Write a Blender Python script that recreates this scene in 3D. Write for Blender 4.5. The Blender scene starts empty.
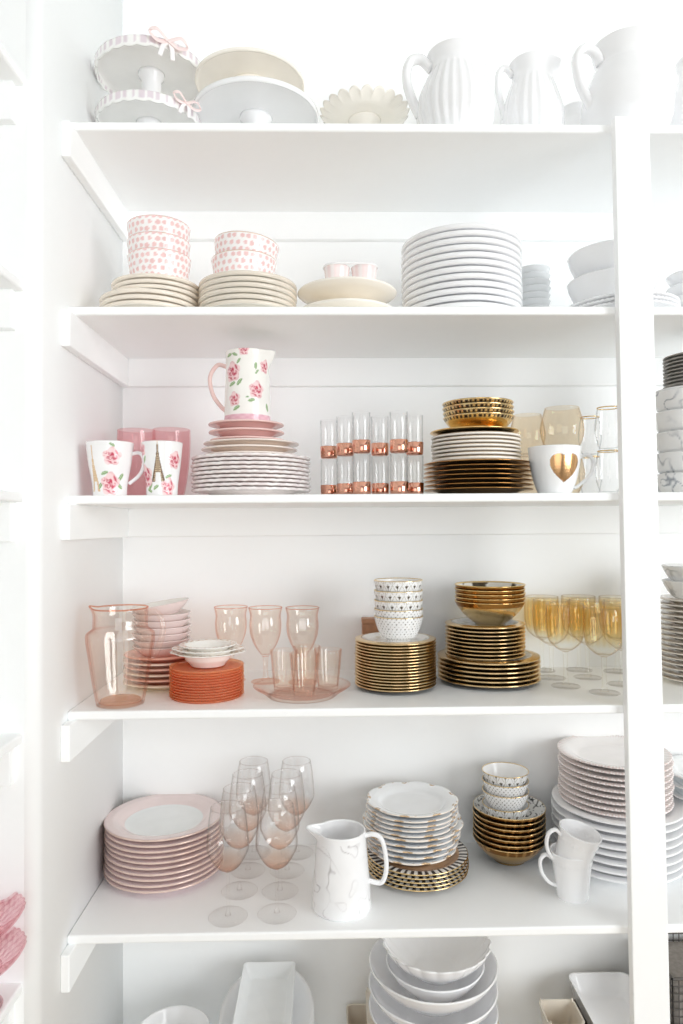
import bpy, math, random
from math import pi, sin, cos, exp, hypot, atan2, floor
from mathutils import Matrix, Vector, noise
random.seed(7)
COL = bpy.context.scene.collection
sc = bpy.context.scene

# ------------------------------------------------------------------ camera
F = 700.0
CZ = 1.5
ROT = (Matrix.Rotation(-math.radians(1.2), 3, 'Z') @ Matrix.Rotation(math.radians(90 + 1.1), 3, 'X')
       @ Matrix.Rotation(-math.radians(0.38), 3, 'Z'))
cam_d = bpy.data.cameras.new('camera')
cam = bpy.data.objects.new('camera', cam_d)
COL.objects.link(cam)
cam.matrix_world = Matrix.Translation((0, 0, CZ)) @ ROT.to_4x4()
cam_d.sensor_fit = 'VERTICAL'
cam_d.sensor_height = 24.0
cam_d.lens = 24.0 * F / 1024
cam_d.clip_start = 0.05
cam_d.dof.use_dof = True
cam_d.dof.focus_distance = 1.50
cam_d.dof.aperture_fstop = 3.2
sc.camera = cam
EYE = Vector((0, 0, CZ))

def ray(px, py):
    return ROT @ Vector(((px - 341.5) / F, -(py - 512) / F, -1))
def onY(px, py, Y):
    d = ray(px, py)
    return EYE + d * (Y / d.y)
def onZ(px, py, Z):
    d = ray(px, py)
    return EYE + d * ((Z - CZ) / d.z)
def zat(px, py, Y):
    return onY(px, py, Y).z
def xat(px, py, Y):
    return onY(px, py, Y).x

FY, BY = 1.40, 1.78          # front and back of the shelves
XL, XR = -0.5155, 1.9       # side walls of the niche
# shelf tops measured at their front edge
SH = [zat(341, y, FY) for y in (122.7, 306.2, 494.0, 708.5, 931.0, 1178)]
TH = 0.0175

# ------------------------------------------------------------------ materials
def srgb(c):
    def f(v):
        v = v / 255.0
        return v / 12.92 if v <= 0.04045 else ((v + 0.055) / 1.055) ** 2.4
    return (f(c[0]), f(c[1]), f(c[2]))

def newmat(name):
    m = bpy.data.materials.new(name)
    m.use_nodes = True
    nt = m.node_tree
    for n in list(nt.nodes):
        nt.nodes.remove(n)
    out = nt.nodes.new('ShaderNodeOutputMaterial')
    return m, nt, out

def N(nt, t, **kw):
    n = nt.nodes.new(t)
    for k, v in kw.items():
        if k.startswith('i_'):
            n.inputs[k[2:].replace('_', ' ')].default_value = v
        else:
            setattr(n, k, v)
    return n

def ceramic(name, rgb, rough=0.16, var=0.03, metal=0.0, bump=0.0, scale=30, coat=0.0, spec=0.5):
    """principled surface with a faint procedural mottling"""
    m, nt, out = newmat(name)
    p = N(nt, 'ShaderNodeBsdfPrincipled')
    tc = N(nt, 'ShaderNodeTexCoord')
    no = N(nt, 'ShaderNodeTexNoise')
    no.inputs['Scale'].default_value = scale
    no.inputs['Detail'].default_value = 3
    nt.links.new(tc.outputs['Object'], no.inputs['Vector'])
    r = N(nt, 'ShaderNodeValToRGB')
    c = srgb(rgb)
    r.color_ramp.elements[0].position = .3
    r.color_ramp.elements[1].position = .7
    r.color_ramp.elements[0].color = (*[v * (1 - var) for v in c], 1)
    r.color_ramp.elements[1].color = (*[min(1, v * (1 + var * .5)) for v in c], 1)
    nt.links.new(no.outputs['Fac'], r.inputs['Fac'])
    nt.links.new(r.outputs['Color'], p.inputs['Base Color'])
    p.inputs['Roughness'].default_value = rough
    p.inputs['Metallic'].default_value = metal
    p.inputs['Specular IOR Level'].default_value = spec
    p.inputs['Coat Weight'].default_value = coat
    if bump:
        b = N(nt, 'ShaderNodeBump')
        b.inputs['Strength'].default_value = bump
        b.inputs['Distance'].default_value = 0.002
        nt.links.new(no.outputs['Fac'], b.inputs['Height'])
        nt.links.new(b.outputs['Normal'], p.inputs['Normal'])
    nt.links.new(p.outputs['BSDF'], out.inputs['Surface'])
    return m

def painted(name, rough=0.17):
    """glazed ware whose decoration (colour and gilding) is carried by mesh attributes"""
    m, nt, out = newmat(name)
    p = N(nt, 'ShaderNodeBsdfPrincipled')
    a = N(nt, 'ShaderNodeAttribute', attribute_name='Col')
    tc = N(nt, 'ShaderNodeTexCoord')
    no = N(nt, 'ShaderNodeTexNoise')
    no.inputs['Scale'].default_value = 25
    nt.links.new(tc.outputs['Object'], no.inputs['Vector'])
    mp = N(nt, 'ShaderNodeMapRange')
    mp.inputs['To Min'].default_value = .93
    mp.inputs['To Max'].default_value = 1.03
    nt.links.new(no.outputs['Fac'], mp.inputs['Value'])
    mul = N(nt, 'ShaderNodeVectorMath', operation='SCALE')
    nt.links.new(a.outputs['Color'], mul.inputs[0])
    nt.links.new(mp.outputs['Result'], mul.inputs['Scale'])
    nt.links.new(mul.outputs['Vector'], p.inputs['Base Color'])
    nt.links.new(a.outputs['Alpha'], p.inputs['Metallic'])
    ro = N(nt, 'ShaderNodeMapRange')
    ro.inputs['To Min'].default_value = rough
    ro.inputs['To Max'].default_value = .2
    nt.links.new(a.outputs['Alpha'], ro.inputs['Value'])
    nt.links.new(ro.outputs['Result'], p.inputs['Roughness'])
    nt.links.new(p.outputs['BSDF'], out.inputs['Surface'])
    return m

def thin_glass(name, rgb, edge, gloss=0.10, schlick=0.4, diffuse=0.0, drgb=(255, 255, 255), attr=False):
    """thin coloured glass: tinted transmission, deeper tint where the wall is seen edge-on, plus reflection"""
    m, nt, out = newmat(name)
    lw = N(nt, 'ShaderNodeLayerWeight')
    lw.inputs['Blend'].default_value = 0.5
    tc = N(nt, 'ShaderNodeTexCoord')
    no = N(nt, 'ShaderNodeTexNoise')
    no.inputs['Scale'].default_value = 40
    nt.links.new(tc.outputs['Object'], no.inputs['Vector'])
    mx = N(nt, 'ShaderNodeMix', data_type='RGBA')
    c0 = srgb(rgb); c1 = srgb(edge)
    mx.inputs[6].default_value = (*c0, 1)
    mx.inputs[7].default_value = (*c1, 1)
    pw = N(nt, 'ShaderNodeMath', operation='POWER')
    pw.inputs[1].default_value = 5.5
    nt.links.new(lw.outputs['Facing'], pw.inputs[0])
    nt.links.new(pw.outputs[0], mx.inputs[0])
    col = mx.outputs[2]
    if attr:
        a = N(nt, 'ShaderNodeAttribute', attribute_name='Col')
        mm = N(nt, 'ShaderNodeMix', data_type='RGBA', blend_type='MULTIPLY')
        mm.inputs[0].default_value = 1
        nt.links.new(col, mm.inputs[6])
        nt.links.new(a.outputs['Color'], mm.inputs[7])
        col = mm.outputs[2]
    t = N(nt, 'ShaderNodeBsdfTransparent')
    nt.links.new(col, t.inputs['Color'])
    g = N(nt, 'ShaderNodeBsdfGlossy')
    g.inputs['Roughness'].default_value = 0.05
    g.inputs['Color'].default_value = (1, 1, 1, 1)
    b = N(nt, 'ShaderNodeBump')
    b.inputs['Strength'].default_value = .15
    b.inputs['Distance'].default_value = .002
    nt.links.new(no.outputs['Fac'], b.inputs['Height'])
    nt.links.new(b.outputs['Normal'], g.inputs['Normal'])
    p5 = N(nt, 'ShaderNodeMath', operation='POWER')
    p5.inputs[1].default_value = 5.0
    nt.links.new(lw.outputs['Facing'], p5.inputs[0])
    ml = N(nt, 'ShaderNodeMath', operation='MULTIPLY_ADD')
    ml.inputs[1].default_value = schlick
    ml.inputs[2].default_value = gloss * .25
    ml.use_clamp = True
    nt.links.new(p5.outputs[0], ml.inputs[0])
    s = N(nt, 'ShaderNodeMixShader')
    nt.links.new(ml.outputs[0], s.inputs[0])
    nt.links.new(t.outputs[0], s.inputs[1])
    nt.links.new(g.outputs[0], s.inputs[2])
    last = s
    if diffuse:
        d = N(nt, 'ShaderNodeBsdfDiffuse')
        d.inputs['Color'].default_value = (*srgb(drgb), 1)
        tl = N(nt, 'ShaderNodeBsdfTranslucent')
        tl.inputs['Color'].default_value = (*srgb(drgb), 1)
        dd = N(nt, 'ShaderNodeMixShader')
        nt.links.new(d.outputs[0], dd.inputs[1]); nt.links.new(tl.outputs[0], dd.inputs[2])
        s2 = N(nt, 'ShaderNodeMixShader')
        s2.inputs[0].default_value = diffuse
        nt.links.new(s.outputs[0], s2.inputs[1])
        nt.links.new(dd.outputs[0], s2.inputs[2])
        last = s2
    nt.links.new(last.outputs[0], out.inputs['Surface'])
    return m

M = {}
M['wall'] = ceramic('wall_paint', (252, 253, 253), .6, .005, bump=.05, scale=60, spec=.2)
M['shelf'] = ceramic('shelf_paint', (252, 253, 253), .38, .005, bump=.03, scale=40, spec=.3)
M['floor'] = ceramic('floor_boards', (196, 176, 150), .45, .15, scale=6)
M['white'] = ceramic('white_glaze', (245, 245, 246), .14, .01)
M['cream'] = ceramic('cream_glaze', (250, 245, 236), .22, .02)
M['cool'] = ceramic('cool_grey_glaze', (238, 240, 241), .18, .02)
M['blush'] = ceramic('blush_glaze', (240, 208, 203), .2, .02)
M['gold'] = ceramic('gold_lustre', (236, 202, 138), .22, .06, metal=1)
M['copper'] = ceramic('copper_plating', (232, 172, 148), .16, .05, metal=1)
M['ribbon'] = ceramic('pink_ribbon', (249, 230, 228), .6, .05)
M['twine'] = ceramic('white_ribbon', (250, 246, 246), .6, .03)
M['wood'] = ceramic('brown_wood', (176, 126, 92), .5, .2, scale=60)
M['wire'] = ceramic('dark_wire', (92, 88, 84), .5, .15)
M['basket'] = ceramic('basket_lining', (150, 144, 138), .8, .2, scale=80)
M['stone'] = ceramic('grey_stoneware', (172, 168, 163), .45, .1, scale=80)
M['slip'] = ceramic('beige_glaze', (226, 217, 203), .3, .04)
M['darkdish'] = ceramic('mottled_grey_glaze', (120, 112, 106), .25, .45, scale=35)
M['paint'] = painted('decorated_glaze')
M['g_pink'] = thin_glass('rose_glass', (255, 253, 251), (228, 156, 120), gloss=.18)
M['g_peach'] = thin_glass('peach_glass', (255, 253, 251), (228, 158, 126), gloss=.18)
M['g_ros2'] = thin_glass('blush_tumbler_glass', (253, 240, 241), (240, 190, 194), diffuse=.14, drgb=(248, 212, 214))
M['g_orange'] = thin_glass('coral_glass', (255, 236, 218), (248, 200, 160), diffuse=.40, drgb=(255, 204, 164))
M['g_clear'] = thin_glass('clear_glass', (255, 255, 255), (176, 180, 184))
M['g_blown'] = thin_glass('tinted_wine_glass', (255, 255, 255), (205, 196, 192), gloss=.16, attr=True)
M['g_amber'] = thin_glass('amber_lustre_glass', (255, 255, 254), (212, 190, 160), attr=True)
M['g_smoke'] = thin_glass('golden_stemless_glass', (254, 250, 243), (206, 176, 132))
M['g_lattice'] = thin_glass('pink_pressed_glass', (255, 250, 251), (240, 200, 206), diffuse=.07, drgb=(250, 232, 234), attr=True)
M['g_foot'] = thin_glass('clear_glass_foot', (255, 255, 255), (214, 210, 208), gloss=.03, schlick=.15)
M['g_pfoot'] = thin_glass('peach_glass_foot', (255, 252, 250), (236, 190, 166), gloss=.03, schlick=.15)
M['g_rim'] = thin_glass('peach_glass_lip', (250, 222, 208), (222, 150, 120))
M['g_lip'] = thin_glass('clear_glass_lip', (250, 248, 247), (216, 210, 208))
M['g_base'] = thin_glass('peach_glass_base', (254, 244, 236), (244, 206, 182), diffuse=.25, drgb=(254, 230, 212))

# ------------------------------------------------------------------ mesh helpers
def link_mesh(name, verts, faces, mat, parent=None, colors=None, smooth=True, uvs=None):
    me = bpy.data.meshes.new(name)
    me.from_pydata(verts, [], faces)
    me.update()
    if colors:
        at = me.color_attributes.new('Col', 'FLOAT_COLOR', 'POINT')
        flat = []
        for c in colors:
            flat.extend(c)
        at.data.foreach_set('color', flat)
    if smooth:
        me.polygons.foreach_set('use_smooth', [True] * len(me.polygons))
    if mat:
        me.materials.append(M[mat])
    o = bpy.data.objects.new(name, me)
    COL.objects.link(o)
    if parent:
        o.parent = parent
    return o

def resample(prof, step):
    """insert points so that no profile segment is longer than step"""
    out = [prof[0]]
    for a, b in zip(prof, prof[1:]):
        d = hypot(b[0] - a[0], b[1] - a[1])
        n = max(1, int(math.ceil(d / step)))
        for i in range(1, n + 1):
            t = i / n
            out.append((a[0] + (b[0] - a[0]) * t, a[1] + (b[1] - a[1]) * t))
    return out

def lathe(name, prof, mat, parent=None, seg=64, mod=None, colf=None, step=None, closed=False):
    """spin a profile [(r,z)...] about Z. angle a = 0 faces the viewer side (-Y), +a towards +X"""
    pr = resample(prof, step) if step else prof
    nP = len(pr)
    # which side of the wall a profile point is on
    top = max(range(nP), key=lambda i: pr[i][1] + pr[i][0] * .01)
    verts, faces, cols, idx = [], [], [], []
    for i, (r, z) in enumerate(pr):
        row = []
        if r < 1e-6 and not closed:
            verts.append((0, 0, z if not mod else mod(0, 0, z)[1]))
            if colf:
                cols.append(colf(0, 0, z, i > top))
            row = [len(verts) - 1] * seg
        else:
            for k in range(seg):
                a = -pi + 2 * pi * k / seg
                rr, zz = (r, z) if not mod else mod(a, r, z)
                row.append(len(verts))
                verts.append((rr * sin(a), -rr * cos(a), zz))
                if colf:
                    cols.append(colf(a, r, z, i > top))
        idx.append(row)
    rows = list(zip(idx, idx[1:]))
    if closed:
        rows.append((idx[-1], idx[0]))
    for A, B in rows:
        for k in range(seg):
            k2 = (k + 1) % seg
            f = [A[k], A[k2], B[k2], B[k]]
            g = []
            for v in f:
                if v not in g:
                    g.append(v)
            if len(g) > 2:
                faces.append(tuple(g))
    return link_mesh(name, verts, faces, mat, parent, cols or None)

def catmull(pts, n=8):
    P = [Vector(p) for p in pts]
    P = [P[0] * 2 - P[1]] + P + [P[-1] * 2 - P[-2]]
    out = []
    for i in range(1, len(P) - 2):
        for k in range(n):
            t = k / n
            a, b, c, d = P[i - 1], P[i], P[i + 1], P[i + 2]
            out.append(0.5 * ((2 * b) + (c - a) * t + (2 * a - 5 * b + 4 * c - d) * t * t + (3 * b - a - 3 * c + d) * t ** 3))
    out.append(P[-2])
    return out

def tube(name, pts, rx, ry, mat, parent=None, seg=12, n=8, side=Vector((0, 1, 0)), colf=None, sm=True):
    """sweep an ellipse (rx along `side`, ry across) down a smooth path"""
    path = catmull(pts, n) if sm else [Vector(p) for p in pts]
    verts, faces, cols = [], [], []
    m = len(path)
    for i, p in enumerate(path):
        t = (path[min(i + 1, m - 1)] - path[max(i - 1, 0)]).normalized()
        s = (side - t * side.dot(t)).normalized()
        u = t.cross(s)
        f = i / (m - 1)
        a_ = rx(f) if callable(rx) else rx
        b_ = ry(f) if callable(ry) else ry
        for k in range(seg):
            a = 2 * pi * k / seg
            v = p + s * (a_ * cos(a)) + u * (b_ * sin(a))
            verts.append(tuple(v))
            if colf:
                cols.append(colf(v))
    for i in range(m - 1):
        for k in range(seg):
            k2 = (k + 1) % seg
            faces.append((i * seg + k, i * seg + k2, (i + 1) * seg + k2, (i + 1) * seg + k))
    faces.append(tuple(range(seg - 1, -1, -1)))
    faces.append(tuple((m - 1) * seg + k for k in range(seg)))
    return link_mesh(name, verts, faces, mat, parent, cols or None)

def box(name, x0, x1, y0, y1, z0, z1, mat, parent=None, bev=0.002, seg=2):
    v = [(x, y, z) for x in (x0, x1) for y in (y0, y1) for z in (z0, z1)]
    f = [(0, 1, 3, 2), (4, 6, 7, 5), (0, 4, 5, 1), (2, 3, 7, 6), (0, 2, 6, 4), (1, 5, 7, 3)]
    o = link_mesh(name, v, f, mat, parent, smooth=False)
    if bev:
        b = o.modifiers.new('bevel', 'BEVEL')
        b.width = bev
        b.segments = seg
    return o

def empty(name, loc=(0, 0, 0), rz=0.0):
    o = bpy.data.objects.new(name, None)
    o.empty_display_size = .02
    COL.objects.link(o)
    o.location = loc
    o.rotation_euler = (0, 0, rz)
    return o

def tag(o, label, cat, group=None):
    o['label'] = label
    o['category'] = cat
    if group:
        o['group'] = group
    return o

def struct(o):
    o['kind'] = 'structure'
    return o

def clone(o, parent=None):
    c = o.copy()
    COL.objects.link(c)
    if parent:
        c.parent = parent
    for ch in list(o.children):
        clone(ch, c)
    return c

ORD = ['', 'lowest', 'second', 'third', 'fourth', 'fifth', 'sixth', 'seventh', 'eighth', 'ninth', 'tenth', 'eleventh',
       'twelfth', 'thirteenth', 'fourteenth', 'fifteenth', 'sixteenth', 'seventeenth', 'eighteenth']
def ordinal(i, n):
    if n == 1:
        return ''
    if i == n - 1:
        return 'topmost'
    if i == 0:
        return 'lowest'
    if i == n - 2 and n > 3:
        return 'second from top'
    return ORD[i + 1] + ' from bottom'

def pile(proto, n, x, y, z, p, what, where, cat, group, jit=.0012, tilt_top=None, mats=None, tail=0):
    """n copies of proto nested on one another; proto itself is the lowest. returns the z of the topmost one's base"""
    zz = z
    if 't' in proto and proto['t'] + .0024 > p:
        print('TIGHT', proto.name, cat, round(proto['t'], 4), round(p, 4), where)
    for i in range(n):
        o = proto if i == 0 else clone(proto)
        o.location = (x + random.uniform(-jit, jit), y + random.uniform(-jit, jit), zz)
        o.rotation_euler = (0, 0, random.uniform(-.12, .12))
        if tilt_top and i == n - 1:
            o.rotation_euler = tilt_top
            o.location.z += .006
        od = ordinal(i, n)
        tag(o, (what + (', ' + od if od else '') + ' ' + where).strip(), cat, group)
        if i < n - 1:
            zz += p
    return zz

# ------------------------------------------------------------------ dish profiles
def plate_prof(R, h=.018, t=.0035, foot=.0):
    rf, rw = .58 * R, .70 * R
    b = .004
    return [(0, b * .6), (rf - .004, b * .6), (rf - .002, 0), (rf + .002, 0), (rf + .005, b * .9), (rw, b + h * .08),
            (rw + .06 * R, b + h * .32), (rw + .15 * R, b + h * .5), (R - .003, h - t * 1.0), (R - .0006, h - t * .8), (R, h - t * .45), (R - .001, h - .0004), (R - .0025, h),
            (rw + .15 * R, b + h * .5 + t * 1.05), (rw + .05 * R, b + h * .30 + t), (rw - .03 * R, b + t * .9), (rw - .1 * R, b * .6 + t), (0, b * .6 + t)]

def coupe_prof(R, h=.03, t=.0035):
    pts = [(0, .003), (.36 * R, .003), (.38 * R, 0), (.42 * R, 0), (.45 * R, .004)]
    inner = []
    for i in range(9):
        u = i / 8
        r = .45 * R + .55 * R * u
        z = .004 + (h - .004 - t) * u ** 1.7
        pts.append((r, z))
        inner.append((r - t * .15 * u, z + t))
    pts.append((R + .0004, h - t * .5))
    return pts + inner[::-1] + [(.3 * R, .003 + t), (0, .003 + t)]

def bowl_prof(R, Rb, H, t=.0028, a=.35, fh=.004, pw=1.0):
    """outer wall from foot Rb to rim R; a = share of straight wall in the curve"""
    def rr(u):
        return Rb + (R - Rb) * (a * u + (1 - a) * sin(u * pi / 2) ** pw)
    n = 14
    out = [(0, fh * .6), (Rb * .8, fh * .6), (Rb * .84, 0), (Rb * .97, 0), (Rb, fh)]
    outer = [(rr(i / n), fh + (H - fh) * (i / n)) for i in range(1, n + 1)]
    inner = []
    for i in range(n, 0, -1):
        u = i / n
        z = fh + (H - fh) * u
        ru = max(rr(u) - t, 0)
        inner.append((ru, max(z, fh + t) if i < n else H))
    # round the lip
    outer[-1] = (outer[-1][0], H - t * .5)
    mid = (rr(1) - t * .5, H + t * .15)
    inner[0] = (rr(1) - t, H - t * .4)
    inner = [p for p in inner if p[1] > fh + t * 1.05]
    return out + outer + [mid] + inner + [(max(Rb - t, .004), fh + t), (0, fh + t)]

def wall_prof(pts, t=.002, floor_t=.004):
    """closed vessel from an outer polyline [(r,z)...] bottom->top"""
    out = [(0, .0006), (pts[0][0] - .003, .0)] + pts
    inner = []
    for i in range(len(pts) - 1, -1, -1):
        r, z = pts[i]
        if z < floor_t and i:
            continue
        if i == 0:
            break
        inner.append((r - t, z))
    r_last, z_last = pts[-1]
    inner[0] = (r_last - t, z_last - .0004)
    inner = [(r_last - t * .5, z_last + t * .3)] + inner
    return out + inner + [(max(inner[-1][0] - .003, .001), floor_t), (0, floor_t)]

# -------- decoration painters: f(a, r, z, inside) -> rgba (linear rgb, alpha = metallic)
WHT = srgb((246, 246, 246)); GLD = srgb((232, 204, 152)); DGLD = srgb((120, 84, 46))
def C(rgb, met=0.0):
    return (*rgb, met)
def lerp(a, b, t):
    return tuple(x + (y - x) * t for x, y in zip(a, b))

def gold_edge(R, base=WHT, w=.004, gold=GLD, under=False):
    def f(a, r, z, ins):
        if r > R - w or (under and not ins):
            return C(gold, 1)
        return C(base)
    return f

def marble(base, vein, scale=9, seed=0.0, width=.045):
    def f(a, r, z, ins):
        if ins:
            return C(base)
        p = Vector((r * sin(a) * scale + seed, r * cos(a) * scale, z * scale))
        w = Vector((noise.noise(p * 1.7), noise.noise(p * 1.7 + Vector((5, 3, 1))), noise.noise(p * 1.7 + Vector((9, 8, 2))))) * .5
        v = abs(noise.noise(p + w))
        msk = noise.noise(p * .8 + Vector((20, 4, 7)))
        k = max(0.0, 1 - v / width) * min(1, max(0, .55 + msk * 2.2))
        return C(lerp(base, vein, min(1, k)))
    return f

# ------------------------------------------------------------------ the setting
zc = 3.05
struct(box('wall_back', XL - .02, XR + .1, BY, BY + .08, 0, zc, 'wall', bev=0))
# the wall return between the two niches, with its rounded outer corner
def stub_wall():
    y0, y1 = 1.262, BY + .08
    rad = .024
    o = [(-1.02, y0), (XL - rad, y0)]
    for i in range(1, 9):
        a = -pi / 2 + pi / 2 * i / 8
        o.append((XL - rad + rad * cos(a), y0 + rad + rad * sin(a)))
    o += [(XL, y1), (-1.02, y1)]
    n = len(o)
    v = [(x, y, 0) for x, y in o] + [(x, y, zc) for x, y in o]
    f = [(i, (i + 1) % n, n + (i + 1) % n, n + i) for i in range(n)] + [tuple(range(n - 1, -1, -1)), tuple(range(n, 2 * n))]
    ob = link_mesh('wall_left_return', v, f, 'wall', smooth=False)
    for i in range(1, 10):
        ob.data.polygons[i].use_smooth = True
    return ob
struct(stub_wall())
M['wall_bounce_cut'] = ceramic('side_wall_bounce_cut', (205, 205, 204), .6, .01)  # darker tone on the unseen wall, added to cut bounce in the side niche
struct(box('wall_left', -1.02, -.925, -2.2, 1.262, 0, zc, 'wall_bounce_cut', bev=0))  # unseen; carried forward past the camera to shade the side niche
struct(box('wall_right', XR, XR + .1, 1.262, BY + .08, 0, zc, 'wall', bev=0))
struct(box('floor', -1.1, XR + .1, -1.6, BY + .08, -.06, 0, 'floor', bev=0))
struct(box('ceiling', -1.1, XR + .1, -2.2, BY + .08, zc, zc + .06, 'wall', bev=0))

NTH = ['topmost', 'second', 'third', 'fourth', 'fifth', 'sixth']
CH = .071
for i, z in enumerate(SH):
    w = 'topmost long white shelf' if i == 0 else '%s long white shelf from the top' % NTH[i]
    s = tag(empty('wall_shelf', (0, FY, z)), w + ' in the dish niche', 'shelf', 'long shelves of the niche')
    zt = 0
    box('shelf_board', XL, XR, 0, BY - FY, -TH, 0, 'shelf', s, .004, 3)
    box('side_cleat', XL, XL + .018, -.034, BY - FY, -TH - CH, -TH, 'shelf', s, .0025)
    box('back_cleat', XL + .018, XR, BY - FY - .018, BY - FY, -TH - CH, -TH, 'shelf', s, .0025)
    # the shorter shelves of the niche beside it
    w = 'topmost short side shelf' if i == 0 else '%s short side shelf from the top' % NTH[i]
    s = tag(empty('side_shelf', (-.925, 1.262, z)), w + ', cut off by the frame', 'shelf', 'short shelves beside the niche')
    box('shelf_board', 0, .925 - .541, -1.3, 0, -TH, 0, 'shelf', s, .004, 3)
    box('end_cleat', .018, .925 - .5555, -.019, 0, -TH - CH, -TH, 'shelf', s, .0025)
    box('side_cleat', 0, .018, -1.3, 0, -TH - CH, -TH, 'shelf', s, .0025)

# upright in front of the shelves
def post():
    zt = SH[0] + .005
    xl0, xr0 = xat(614.8, 130, 1.38), xat(649.5, 130, 1.38)
    zb = zat(630, 1000, 1.38)
    xl1, xr1 = xat(633.3, 1000, 1.38), xat(669.8, 1000, 1.38)
    k = (zt - 0) / (zt - zb)
    xlb, xrb = xl0 + (xl1 - xl0) * k, xr0 + (xr1 - xr0) * k
    v = [(xlb, 1.379, 0), (xrb, 1.379, 0), (xrb, 1.3995, 0), (xlb, 1.3995, 0),
         (xl0, 1.379, zt), (xr0, 1.379, zt), (xr0, 1.3995, zt), (xl0, 1.3995, zt)]
    f = [(3, 2, 1, 0), (4, 5, 6, 7), (0, 1, 5, 4), (1, 2, 6, 5), (2, 3, 7, 6), (3, 0, 4, 7)]
    o = link_mesh('shelf_post', v, f, 'shelf', smooth=False)
    b = o.modifiers.new('bevel', 'BEVEL'); b.width = .002; b.segments = 2
    tag(o, 'white painted upright post fixed across the front of the shelves', 'post')
post()

# ------------------------------------------------------------------ placing
def px2m(w, Y):
    return w * Y / F
def ypos(s, px, py, w, k=.8):
    """depth of the centre of something w px wide whose front base touches shelf s at row py"""
    yf = onZ(px, py, SH[s]).y
    return yf / (1 - k * w / 2 / F)

# =================================================================== SHELF 1
Z = SH[0]
def fluted(nf, amp, R):
    def mod(a, r, z):
        k = max(0, (r / R - .8) / .2)
        return r * (1 + amp * cos(nf * a) * k), z + amp * .35 * R * cos(nf * a) * k
    return mod

def cake_stand(name, R, H, skirt, mat, rped, rbase, mod=None, seg=96, stripes=False, collar=None):
    root = empty(name)
    def cf(a, r, z, ins):
        if stripes and r > R * .97 and z < H - .001 and z > H - skirt + .003 and int(floor((a + pi) / (2 * pi) * 84)) % 2:
            return C(srgb((226, 214, 220)))
        return C(srgb((247, 246, 244)) if mat == 'paint' else WHT)
    t = .006
    pr = [(0, H - t - .002), (R * .93, H - t), (R - .004, H - t - .001), (R - .003, H - skirt), (R - .0005, H - skirt - .001), (R + .001, H - skirt + .003),
          (R + .001, H - .002), (R - .002, H), (R * .93, H - .001), (0, H - .001)]
    lathe('stand_plate', pr, mat, root, seg=168 if stripes else seg, mod=mod, colf=cf if mat == 'paint' else None, step=.004 if stripes else None)
    H2 = H - t - .001
    c = collar or rped * 1.35
    pp = [(0, .001), (rbase - .002, 0), (rbase, .003), (rbase * .9, .010), (rped * 1.35, .018), (rped, .03),
          (rped, H2 - .018), (c, H2 - .008), (c * 1.02, H2), (0, H2)]
    lathe('pedestal', pp, 'white' if mat == 'paint' else mat, root, seg=40)
    return root

def ribbon_bow(parent, loc, s=1.0, mat='ribbon', rz=0, slant=0.0):
    b = tube('ribbon_bow', [(0, 0, 0), (-.022 * s, -.004, .012 * s), (-.034 * s, -.004, .002 * s), (-.02 * s, -.003, -.008 * s), (0, 0, 0),
                            (.022 * s, -.004, .012 * s), (.034 * s, -.004, .000 * s), (.02 * s, -.003, -.008 * s), (0, -.001, 0)],
             .006 * s, .0012, mat, parent, seg=8, side=Vector((0, .5, 1)))
    b.location = loc
    b.rotation_euler = (0, slant, rz)
    for sx in (-1, 1):
        tl = tube('ribbon_tail', [(0, 0, 0), (sx * .008 * s, -.003, -.014 * s), (sx * .012 * s, -.002, -.034 * s)],
                  .0045 * s, .001, 'twine', b, seg=8, side=Vector((1, 0, 0)))
    return b

Y1 = 1.575
def ruff(R, n=26):
    def mod(a, r, z):
        k = 1.0 if r > R * .985 else 0
        low = 1.0 if (r > R * .96 and z < zlow[0]) else 0
        return r * (1 + .008 * k * abs(sin(n * a / 2))), z - .004 * low * abs(sin(n * a / 2))
    return mod
zlow = [0]
R1 = .1145
H1a, H1b = .1045, .1135
zlow[0] = H1a - .012
st = cake_stand('cake_stand', R1, H1a, .020, 'paint', .0215, .05, mod=ruff(R1), stripes=True)
st.location = (xat(149.5, 120, Y1), Y1, Z)
tag(st, 'white ruffled cake stand with ribbon trim, standing on the top shelf under its twin', 'cake stand', 'ruffled cake stands')
ribbon_bow(st, (.098, -.074, H1a - .004), .9, 'ribbon', .6, .2)
zlow[0] = H1b - .012
st = cake_stand('cake_stand', R1 + .006, H1b, .020, 'paint', .0215, .045, mod=ruff(R1 + .006), stripes=True)
st.location = (xat(151.5, 80, Y1), Y1, Z + H1a - .0005)
tag(st, 'white ruffled cake stand with pink bow, stacked on top of its twin', 'cake stand', 'ruffled cake stands')
ribbon_bow(st, (.062, -.108, H1b - .006), 1.15, 'ribbon', .45, .12)

Y1b = 1.575
Rb = px2m(125, Y1b) / 2
Hb = zat(255, 75, Y1b - Rb) - Z
st = cake_stand('cake_stand', Rb, Hb, .012, 'white', .026, .06, collar=.036)
st.location = (xat(256, 90, Y1b), Y1b, Z)
tag(st, 'wide plain white cake stand carrying a cream cake stand on the top shelf', 'cake stand', 'plain cake stands')
Ru = px2m(109, Y1b) / 2
Hu = zat(249, 46, Y1b - Ru) - Z - Hb
st = cake_stand('cake_stand', Ru, Hu, .008, 'cream', .034, .044, collar=.046)
st.location = (xat(250, 60, Y1b), Y1b, Z + Hb - .0005)
tag(st, 'low cream cake stand stacked on the wide plain white one', 'cake stand', 'plain cake stands')

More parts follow.
